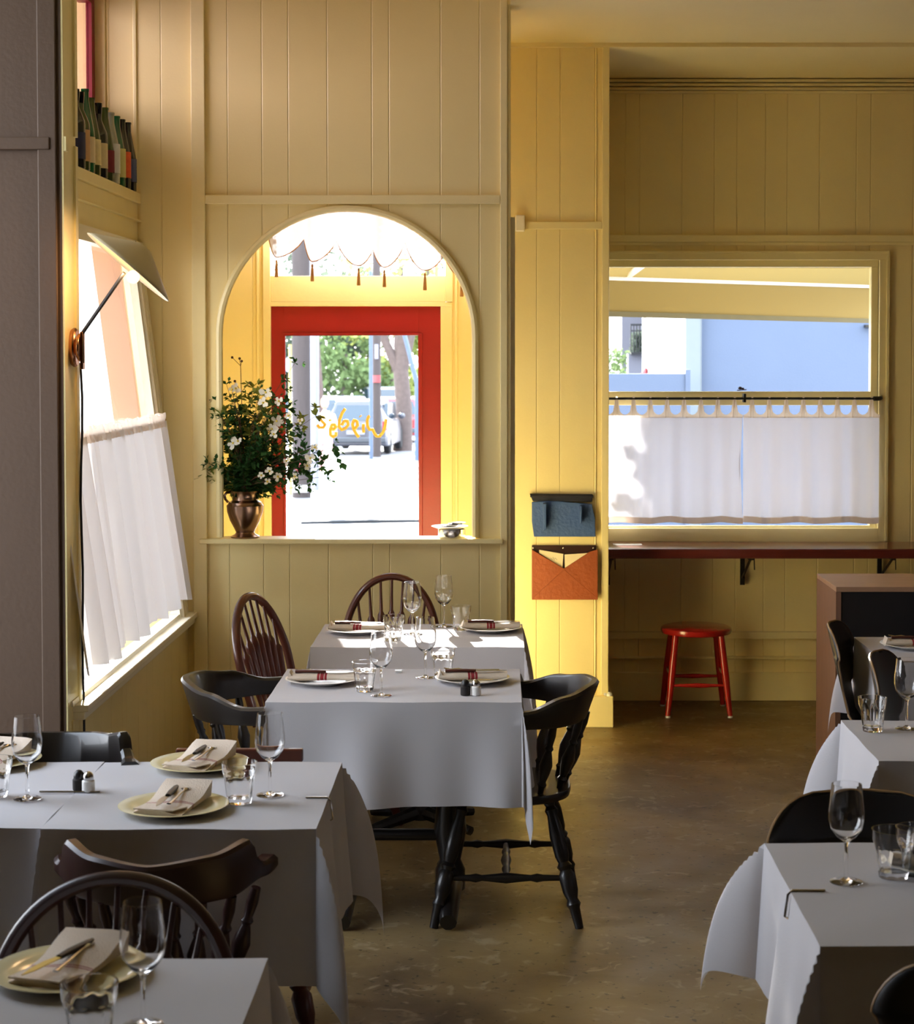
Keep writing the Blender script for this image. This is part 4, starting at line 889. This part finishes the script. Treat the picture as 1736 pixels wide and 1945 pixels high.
# off-frame large window
win5 = thing('window_5', 'large window of the dining room left of the view', 'window', (-2.75, 5.15, .7), 0, kind='structure')
MB().box(-2.76, -2.73, 4.2, 5.9, .7, .75).box(-2.76, -2.73, 4.2, 5.9, 3.55, 3.6).box(-2.76, -2.73, 4.93, 4.97, .75, 3.55).build('window_frame', 'cream', win5, False, True)
# ================================================================== OUTSIDE
gz = lambda Y: -.15 - .0215*(Y-11) if Y > 11 else -.15
g = MB().add([(-60, -20, -.15), (60, -20, -.15), (60, 11, -.15), (-60, 11, -.15)], [(0, 1, 2, 3)]).add([(-60, 11, -.15), (60, 11, -.15), (60, 130, gz(130)), (-60, 130, gz(130))], [(0, 1, 2, 3)])
tag(g.build('ground', 'pavement', None, False, recalc=False), 'pale sunlit pavement and street outside', 'ground', kind='structure')
def PG(px, py):
    """point where the sight line meets the sloping street"""
    r = ray(px, py); k = (-.15 + .0215*11 - CZ)/(r.z + .0215*r.y); return Vector((r.x*k, r.y*k, CZ + r.z*k))
a_, b_ = PG(572, 995), PG(800, 991)
tag(MB().tube([a_+Vector((0,0,.01)), (a_+b_)/2+Vector((0, 0, .02)), b_+Vector((0,0,.01))], .05, 6, .5).build('joint', 'tyre', None), 'dark hose lying across the bright pavement', 'joint')  # dark strip standing for a joint line in the pavement
def pole(name, label, px, py, r, m, h, lean_=0, pr=None):
    b0 = PG(px, py); t = thing(name, label, 'pole', b0)
    MB().tube([(0, 0, -.2), (0, 0, h*.5), (lean_, 0, h)], [r, r*.97, r*.92], 16).build('shaft', m, t); return t, b0
up, b0 = pole('utility_pole', 'thick weathered utility pole left in the door glass', 573, 945, .155, 'pole', 9)
MB().lathe([(.001, 0), (.11, 0), (.11, .02), (.001, .02)], 20, (0, -.165, .55), Matrix.Rotation(PI/2, 3, 'X'), False).build('round_sign', 'carr', up)
for z, w_, h_ in ((.1, .12, .12), (2.9, .10, .18), (3.6, .2, .05)): MB().box(-w_, w_, -.175, -.15, z, z+h_).build('notice', 'white' if z < 3 else 'ypole', up, False)
pole('lamp_post', 'white steel post beside the thick utility pole', 598, 930, .085, 'wpole', 8)
pole('marker_post', 'slim yellow post left of the utility pole', 552, 940, .03, 'ypole', 2.6)
tp2, b1 = pole('utility_pole', 'thinner weathered utility pole beside the parked car', 716, 868, .115, 'pole', 9)
for z, w_, h_, mm in ((2.05, .11, .2, 'carr'), (3.5, .13, .32, 'wpole'), (2.7, .05, .4, 'wpole')): MB().box(-w_, w_, -.15, -.11, z, z+h_).build('notice', mm, tp2, False)
pole('sign_post', 'blue-grey steel post left of the thinner utility pole', 705, 872, .05, 'bpole', 5)
pole('sign_post', 'leaning pale post at the right of the door glass', 792, 875, .06, 'bpole', 4, -.5)
b2 = PG(696, 800); t = thing('round_traffic_sign', 'small round traffic sign behind the parked cars', 'sign', (b2.x, 75, gz(75)))
MB().tube([(0, 0, 0), (0, 0, 2.6)], .04, 6).build('post', 'wpole', t); MB().lathe([(.001, 0), (.35, 0), (.35, .03), (.001, .03)], 20, (0, 0, 2.9), Matrix.Rotation(PI/2, 3, 'X'), False).build('plate', 'wpole', t)
def car(name, label, px, Y, m, rz=0, s=1.0, van=False):
    X = (px-VX)/F*Y
    t = thing(name, label, 'car', (X, Y, gz(Y)), rz)
    W, L, Hh = .92*s, 4.5*s, (1.9 if van else 1.6)*s
    def ringf(y, z0, z1, wl, wt):   # cross-section ring
        return [(-wl, y, z0), (-wl*1.0, y, (z0+z1)*.45), (-wt, y, z1), (wt, y, z1), (wl*1.0, y, (z0+z1)*.45), (wl, y, z0)]
    def loft(secs):
        mb = MB(); vs = [p for s_ in secs for p in s_]; k = 6; fs = []
        for i in range(len(secs)-1):
            for j in range(k): fs.append((i*k+j, i*k+(j+1) % k, (i+1)*k+(j+1) % k, (i+1)*k+j))
        fs.append(tuple(range(k))); fs.append(tuple((len(secs)-1)*k+j for j in range(k))[::-1]); return mb.add(vs, fs)
    z = .28*s
    loft([ringf(0, z, .85*s, W*.92, W*.9), ringf(.12, z-.03, .95*s, W, W*.95), ringf(1.2*s, z-.05, .97*s, W, W*.96), ringf(3.3*s, z-.05, .95*s, W, W*.95), ringf(4.2*s, z, .80*s, W*.97, W*.9), ringf(4.5*s, z, .62*s, W*.85, W*.8)]).build('body', m, t, bevel=.04)
    loft([ringf(.08, .9*s, .95*s, W*.9, W*.88), ringf(.38, .9*s, Hh-.05, W*.9, W*.68), ringf(.9, .9*s, Hh, W*.92, W*.70), ringf(2.3*s, .9*s, Hh-.03, W*.92, W*.68), ringf(3.1*s, .9*s, .97*s, W*.9, W*.85)]).build('cabin', m, t, bevel=.03)
    # rear window
    MB().add([(-W*.78, .085, 1.0*s), (W*.78, .085, 1.0*s), (W*.64, .335, Hh-.14), (-W*.64, .335, Hh-.14), (-W*.78, .12, 1.0*s), (W*.78, .12, 1.0*s), (W*.64, .37, Hh-.14), (-W*.64, .37, Hh-.14)], [(0,1,2,3),(7,6,5,4),(0,4,5,1),(3,2,6,7),(0,3,7,4),(1,5,6,2)]).build('rear_window', 'carglass', t, False)
    for a in (-1, 1):
        MB().prism([(.5, 1.0*s), (2.9*s, 1.0*s), (2.3*s, Hh-.14), (.75, Hh-.12)], 'X', a*W*.80, a*W*.93).build('side_window', 'carglass', t, False)
        MB().box(a*W*.97-.12 if a > 0 else a*W*.97, a*W*.97 if a > 0 else a*W*.97+.12, -.02, .14, .72*s, .98*s).build('tail_light', 'lampred', t, False, bevel=.02)
        MB().sphere((a*(W+.1), 2.7*s, 1.05*s), .11, 10, (1, .6, .8)).build('wing_mirror', m, t)
        for y in (.85*s, 3.6*s): MB().lathe([(.05, -.1), (.3, -.1), (.34, -.06), (.34, .06), (.3, .1), (.05, .1)], 20, (a*(W-.1), y, .34), Matrix.Rotation(PI/2, 3, 'Y')).build('wheel', 'tyre', t)
    MB().box(-W*.95, W*.95, -.07, .08, .36*s, .52*s).build('bumper', 'cark' if m != 'carw' else 'carg', t, False, bevel=.03)
    MB().box(-.26, .26, -.09, -.06, .60*s, .72*s).build('number_plate', 'wpole', t, False)
    return t
car('parked_car', 'grey hatchback parked nearest, seen from behind', 676, 53, 'carg', -.06, .98)
car('parked_car', 'white hatchback behind the left of the nearest car', 618, 80, 'carw', .5, 1.0)
car('parked_car', 'blue-grey car in the middle of the far row', 652, 92, 'carb', .6, 1.0)
car('parked_car', 'white car right of middle in the far row', 680, 95, 'carw', .6, 1.0)
car('parked_car', 'white van standing tall behind the thinner pole', 737, 101, 'carw', .3, 1.1, True)
car('parked_car', 'red car parked between the thinner pole and the tree', 752, 66, 'carr', 0, 1.0)
car('parked_car', 'dark car at the right of the door glass', 790, 78, 'cark', 0, 1.0)
car('parked_car', 'white car at the left edge of the door glass', 536, 70, 'carw', .4, 1.0)
def tree(label, px, Y, h, cr, m, trunk=.2, n=1500, leafs=.32, zc=None, fork_=False, lo=.35):
    X = (px-VX)/F*Y; t = thing('street_tree', label, 'tree', (X, Y, gz(Y)))
    tb = MB(); tb.tube([(0, 0, -.1), (.05, 0, h*.2), (-.05, 0, h*.38), (.05, 0, h*.7)], [trunk*1.25, trunk, trunk*.9, trunk*.4], 12)
    if fork_:
        tb.tube([(-.0, 0, h*.33), (-.5, 0, h*.5), (-1.0, 0, h*.75)], [trunk*.7, trunk*.55, trunk*.35], 10); tb.tube([(0, 0, h*.36), (.3, 0, h*.55), (.8, .2, h*.85)], [trunk*.7, trunk*.5, trunk*.3], 10)
    tb.build('trunk', 'bark', t)
    rnd = random.Random(int(px*7+Y)); mb = MB()
    bl_ = [(Vector((rnd.uniform(-cr, cr)*.75, rnd.uniform(-cr, cr)*.6, h*(lo + (1-lo)*rnd.random()))), cr*rnd.uniform(.25, .5)) for _ in range(14)]
    for _ in range(n):
        c, r = bl_[rnd.randrange(14)]; d = Vector((rnd.gauss(0, 1), rnd.gauss(0, 1), rnd.gauss(0, 1))).normalized()*r*rnd.random()**.4
        p = c+d; a = Vector((rnd.gauss(0, 1), rnd.gauss(0, 1), rnd.gauss(0, 1))).normalized(); b3 = a.cross(Vector((rnd.gauss(0, 1), rnd.gauss(0, 1), rnd.gauss(0, 1)))).normalized(); s = leafs*rnd.uniform(.6, 1.3)
        mb.add([p, p+a*s*.5+b3*s*.3, p+a*s, p+a*s*.5-b3*s*.3], [(0, 1, 2, 3)])
    mb.build('crown', m, t, False, recalc=False); return t
tree('bare-forked street tree just right of the nearest car', 764, 57, 6.6, 2.4, 'foliage2', .25, 520, .24, fork_=True, lo=.62)
for i, (px, Y, h, cr, m, lab) in enumerate([(545, 108, 6.2, 3.2, 'foliage3', 'grey-green tree behind the thick utility pole'), (610, 112, 6.6, 3.4, 'foliage3', 'tall grey-green tree right of the white post'), (655, 104, 5.6, 2.9, 'foliage', 'mid green tree at the centre of the far row'), (700, 112, 6.8, 3.4, 'foliage3', 'dark grey-green tree behind the round sign'), (748, 106, 6.0, 3.0, 'foliage2', 'yellow-green tree behind the forked tree'), (800, 110, 6.6, 3.4, 'foliage2', 'yellow-green tree at the right of the door glass')]):
    tree(lab, px, Y, h, cr, m, .2, 2000, .42, lo=.08)
sun_block_tree = thing('street_tree', 'unseen tree added to keep sun off the bar window curtains', 'tree', (.35, 15.6, gz(15.6)))  # added out of view, its crown blocks sun from the bar curtains
MB().tube([(0, 0, -.1), (.0, 0, 2.2), (.2, 0, 3.2)], [.1, .08, .06], 10).build('trunk', 'bark', sun_block_tree)
_m = MB(); _r = random.Random(3)
for _ in range(9000):
    p = Vector((_r.uniform(-.62, 1.9), _r.uniform(-.8, .8), _r.uniform(2.95, 5.0))); a = Vector((_r.gauss(0, 1), _r.gauss(0, 1), _r.gauss(0, 1))).normalized(); b3 = a.cross(Vector((_r.gauss(0, 1), _r.gauss(0, 1), 1))).normalized()
    _m.add([p, p+a*.09+b3*.06, p+a*.18, p+a*.09-b3*.06], [(0, 1, 2, 3)])
_m.build('crown', 'foliage', sun_block_tree, False, recalc=False)
tree('bushy tree showing pale through the transom lace at left', 600, 70, 9.5, 2.2, 'foliage3', .22, 500, .3, lo=.62)
tree('bushy tree showing pale through the transom lace at right', 760, 72, 9.5, 2.4, 'foliage3', .22, 600, .3, lo=.55)
# pedestrian
pg = PG(617, 899); per = thing('pedestrian', 'person in pink trousers and white top walking on the pavement', 'person', pg)
bpts = [(0, 0, .80), (0, 0, 1.0), (0, .01, 1.22), (0, .01, 1.33), (0, 0, 1.42), (.09, 0, .78), (.11, -.03, .45), (.11, .03, .08), (.11, -.08, .03), (-.09, 0, .78), (-.10, .05, .45), (-.10, .16, .09), (-.10, .07, .03), (.19, .01, 1.26), (.24, .02, 1.02), (.22, -.08, .80), (-.19, .01, 1.26), (-.24, .02, 1.02), (-.22, -.06, .80)]
bed = [(0, 1), (1, 2), (2, 3), (3, 4), (0, 5), (5, 6), (6, 7), (7, 8), (0, 9), (9, 10), (10, 11), (11, 12), (2, 13), (13, 14), (14, 15), (2, 16), (16, 17), (17, 18)]
brad = [.13, .12, .14, .055, .06, .09, .062, .045, .035, .09, .062, .045, .035, .055, .042, .03, .055, .042, .03]
def skinned(name, pts, eds, rad, m, parent):
    me = bpy.data.meshes.new(name); me.from_pydata(pts, eds, []); me.materials.append(M[m]); o = bpy.data.objects.new(name, me); C.objects.link(o); o.parent = parent
    k = o.modifiers.new('skin', 'SKIN'); 
    for i, s_ in enumerate(me.skin_vertices[0].data if me.skin_vertices else []): s_.radius = (rad[i], rad[i])
    o.modifiers.new('sub', 'SUBSURF').levels = 1; return o
me_ = None
def skin_obj(name, pts, eds, rad, m, parent):
    me = bpy.data.meshes.new(name); me.from_pydata(pts, eds, []); me.materials.append(M[m]); o = bpy.data.objects.new(name, me); C.objects.link(o); o.parent = parent
    bm = bmesh.new(); bm.from_mesh(me); lay = bm.verts.layers.skin.verify(); bm.verts.ensure_lookup_table()
    for i, vv in enumerate(bm.verts): vv[lay].radius = (rad[i], rad[i]); vv[lay].use_root = (i == 0)
    bm.to_mesh(me); bm.free(); o.modifiers.new('skin', 'SKIN'); s_ = o.modifiers.new('sub', 'SUBSURF'); s_.levels = 1; s_.render_levels = 1; return o
skin_obj('body', bpts, bed, brad, 'skin', per)
MB().sphere((0, -.01, 1.53), .10, 14, (.85, .95, 1.15)).build('head', 'skin', per); MB().sphere((0, .02, 1.56), .105, 14, (.9, .95, 1.1)).build('hair', 'hair', per)
skin_obj('trousers', bpts[:1] + bpts[5:8] + bpts[9:12], [(0, 1), (1, 2), (2, 3), (0, 4), (4, 5), (5, 6)], [.145, .105, .085, .07, .105, .085, .07], 'trousers', per)
skin_obj('shirt', [bpts[0], bpts[1], bpts[2], bpts[13], bpts[14], bpts[16], bpts[17]], [(0, 1), (1, 2), (2, 3), (3, 4), (2, 5), (5, 6)], [.15, .14, .155, .07, .06, .07, .06], 'shirt', per)
# awning outside the bar window
def yv(px): return 11.05 + (px-1153)/(1655-1153)*2.0
aw2 = thing('awning', 'yellow fabric awning with white frame bar outside the bar window', 'awning', (1.6, 12, 2.1))
A0, A1 = PY(1100, 595, yv(1100)), PY(1736, 612, yv(1736)); B0, B1 = PY(1100, 528, yv(1100)), PY(1736, 548, yv(1736))
nrm = Vector(((A1-A0).y, -(A1-A0).x, 0)).normalized()
def qd(mb, a, b, c, d, th): return mb.add([a, b, c, d, a+nrm*th, b+nrm*th, c+nrm*th, d+nrm*th], [(0,1,2,3),(7,6,5,4),(0,4,5,1),(1,5,6,2),(2,6,7,3),(3,7,4,0)])
qd(MB(), A0, A1, B1, B0, .004).build('valance', 'awn', aw2, False, True)
qd(MB(), A0+Vector((0, 0, -.015)), A1+Vector((0, 0, -.015)), A1+Vector((0, 0, .016)), A0+Vector((0, 0, .016)), .012).build('hem_band', 'awnd', aw2, False, True)
qd(MB(), PY(1100, 515, yv(1100)), PY(1736, 538, yv(1736)), PY(1736, 550, yv(1736)), PY(1100, 531, yv(1100)), .05).build('frame_bar', 'walum', aw2, False, True)
T0, T1_ = Vector((.3, 10.02, 2.95)), Vector((3.6, 10.02, 2.95))
MB().add([B0, B1, T1_, T0], [(0, 1, 2, 3)]).build('canopy', 'awn', aw2, False, True, recalc=False)
for px in (1222, 1558): p0, p1 = PY(px, 604, yv(px)), PY(px, 532, yv(px)); MB().tube([p0+nrm*.01, p1+nrm*.01], .008, 6).build('seam', 'awnd', aw2, True, True)
MB().tube([PY(1190, 526, yv(1190)), PY(1225, 500, 10.4)], .02, 8).build('strut', 'walum', aw2, True, True)
# blue building
BY = 20.0; bxp = lambda px, Y=BY: (px-VX)/F*Y; bzp = lambda py, Y=BY: PY(1300, py, Y).z
bb = thing('blue_building', 'blue stucco building filling the right of the bar window view', 'building', (5, BY, -.4))
MB().box(bxp(1328), 12, BY, BY+6, -1, 5).build('wall', 'bluewall', bb, False, True)
MB().box(bxp(1300), bxp(1328), BY-.1, BY+6, -1, 5).build('corner_pilaster', 'palewall', bb, False, True)
MB().tube([(bxp(1328), BY-.05, -1), (bxp(1328), BY-.05, 5)], .02, 6).build('downpipe', 'palewall', bb, True, True)
MB().box(bxp(1640), bxp(1652), BY-.1, BY, bzp(622), bzp(617)).build('wall_hook', 'iron', bb, False, True)
lwl = tag(MB().box(-.5, bxp(1300), BY-.6, BY-.45, -1, bzp(710, 19.4)).box(bxp(1291), bxp(1300), BY-.62, BY-.5, -1, bzp(702, 19.4)).build('garden_wall', 'bluewall', None, False), 'low blue wall in front of the white house', 'wall')
WY = 30.0
wb = thing('white_building', 'white stucco house with balcony seen past the awning', 'building', (4.3, WY, -.6))
MB().box(bxp(1238, WY), bxp(1420, WY), WY, WY+5, -1, 7).box(bxp(1190, WY), bxp(1238, WY), WY+1.2, WY+5, -1, 7).build('wall', 'whitewall', wb, False, True)
MB().box(bxp(1190, WY), bxp(1300, WY), WY-.4, WY, -1, bzp(672, WY)).build('lower_wall', 'whitewall', wb, False, True)
MB().box(bxp(1236, WY), bxp(1239, WY), WY-.05, WY+.02, bzp(667, WY), bzp(595, WY)).box(bxp(1246, WY), bxp(1248, WY), WY-.05, WY+.02, bzp(640, WY), bzp(595, WY)).build('window', 'cark', wb, False, True)
bal = MB(); x0, x1, z0, z1 = bxp(1194, WY), bxp(1237, WY), bzp(669, WY), bzp(616, WY)
bal.box(x0, x1, WY-.5, WY-.4, z0-.04, z0).box(x0, x1, WY-.5, WY-.46, z1-.03, z1).box(x0, x1, WY-.5, WY-.46, z1-.12, z1-.10)
for i in range(9): xx = x0+(x1-x0)*i/8; bal.box(xx-.008, xx+.008, WY-.49, WY-.47, z0, z1)
bal.build('balcony_railing', 'iron', wb, False, True)
def bush(label, x0, x1, y, z0, z1, n, m, cat='plant'):
    o = MB(); rnd = random.Random(n)
    for _ in range(n):
        p = Vector((rnd.uniform(x0, x1), y+rnd.uniform(-.15, .15), z0+(z1-z0)*rnd.random()**1.2)); a = Vector((rnd.gauss(0, 1), rnd.gauss(0, 1), rnd.gauss(0, 1))).normalized(); b3 = a.cross(Vector((rnd.gauss(0, 1), rnd.gauss(0, 1), 1))).normalized(); s = .07
        o.add([p, p+a*s*.5+b3*s*.35, p+a*s, p+a*s*.5-b3*s*.35], [(0, 1, 2, 3)])
    tag(o.build('potted_shrub' if cat == 'plant' else 'hedge', m, None, False, recalc=False), label, cat)
bush('green shrub growing behind the balcony railing', x0+.03, x1-.03, WY-.25, z0, z1-.12, 500, 'foliage3')
bush('rounded green hedge left of the white house', bxp(1150, 27), bxp(1190, 27), 27, gz(27), bzp(665, 27), 1900, 'foliage', 'hedge')
ln = thing('wall_lantern', 'dark lantern on the white house beside the blue building', 'lantern', (bxp(1289, 29.5), 29.5, bzp(686, 29.5)))
MB().lathe([(.05, 0), (.075, .16)], 6).build('lantern_body', 'carg', ln); MB().lathe([(.10, .16), (.02, .24), (.008, .3)], 6).build('cap', 'iron', ln); MB().box(-.03, .03, 0, .35, .1, .14).build('arm', 'iron', ln, False)
gb_ = thing('grey_roof_house', 'distant house with grey roof at the left of the bar window', 'building', (bxp(1165, 44), 44, -1))
MB().box(bxp(1100, 44), bxp(1215, 44), 44, 48, -1, bzp(615, 44)).build('wall', 'whitewall', gb_, False, True)
MB().box(bxp(1090, 44), bxp(1212, 44), 43.4, 48, bzp(611, 44), bzp(600, 44)).build('roof', 'greyroof', gb_, False, True)
MB().box(bxp(1156, 44), bxp(1176, 44), 43.9, 44, bzp(636, 44), bzp(614, 44)).build('window', 'palewall', gb_, False, True)
MB().box(bxp(1090, 44), bxp(1212, 44), 43.6, 44, bzp(646, 44), bzp(643, 44)).build('ledge', 'greyroof', gb_, False, True)
hy = thing('fire_hydrant', 'small red hydrant in front of the white house', 'hydrant', (bxp(1226, 25), 25, bzp(710, 25)-.0))
MB().lathe([(.04, -.3), (.04, .0), (.045, .02), (.03, .06), (.01, .08)], 12).build('barrel', 'carr', hy); MB().tube([(-.06, 0, .0), (.07, 0, .0)], .018, 8).build('nozzle', 'carr', hy)
# cream neighbour seen through the side window
tag(MB().box(-16, -9.5, 46, 50, -1.5, 5).build('neighbour_house', 'creamwall', None, False), 'cream house far outside the leaning side window', 'building')
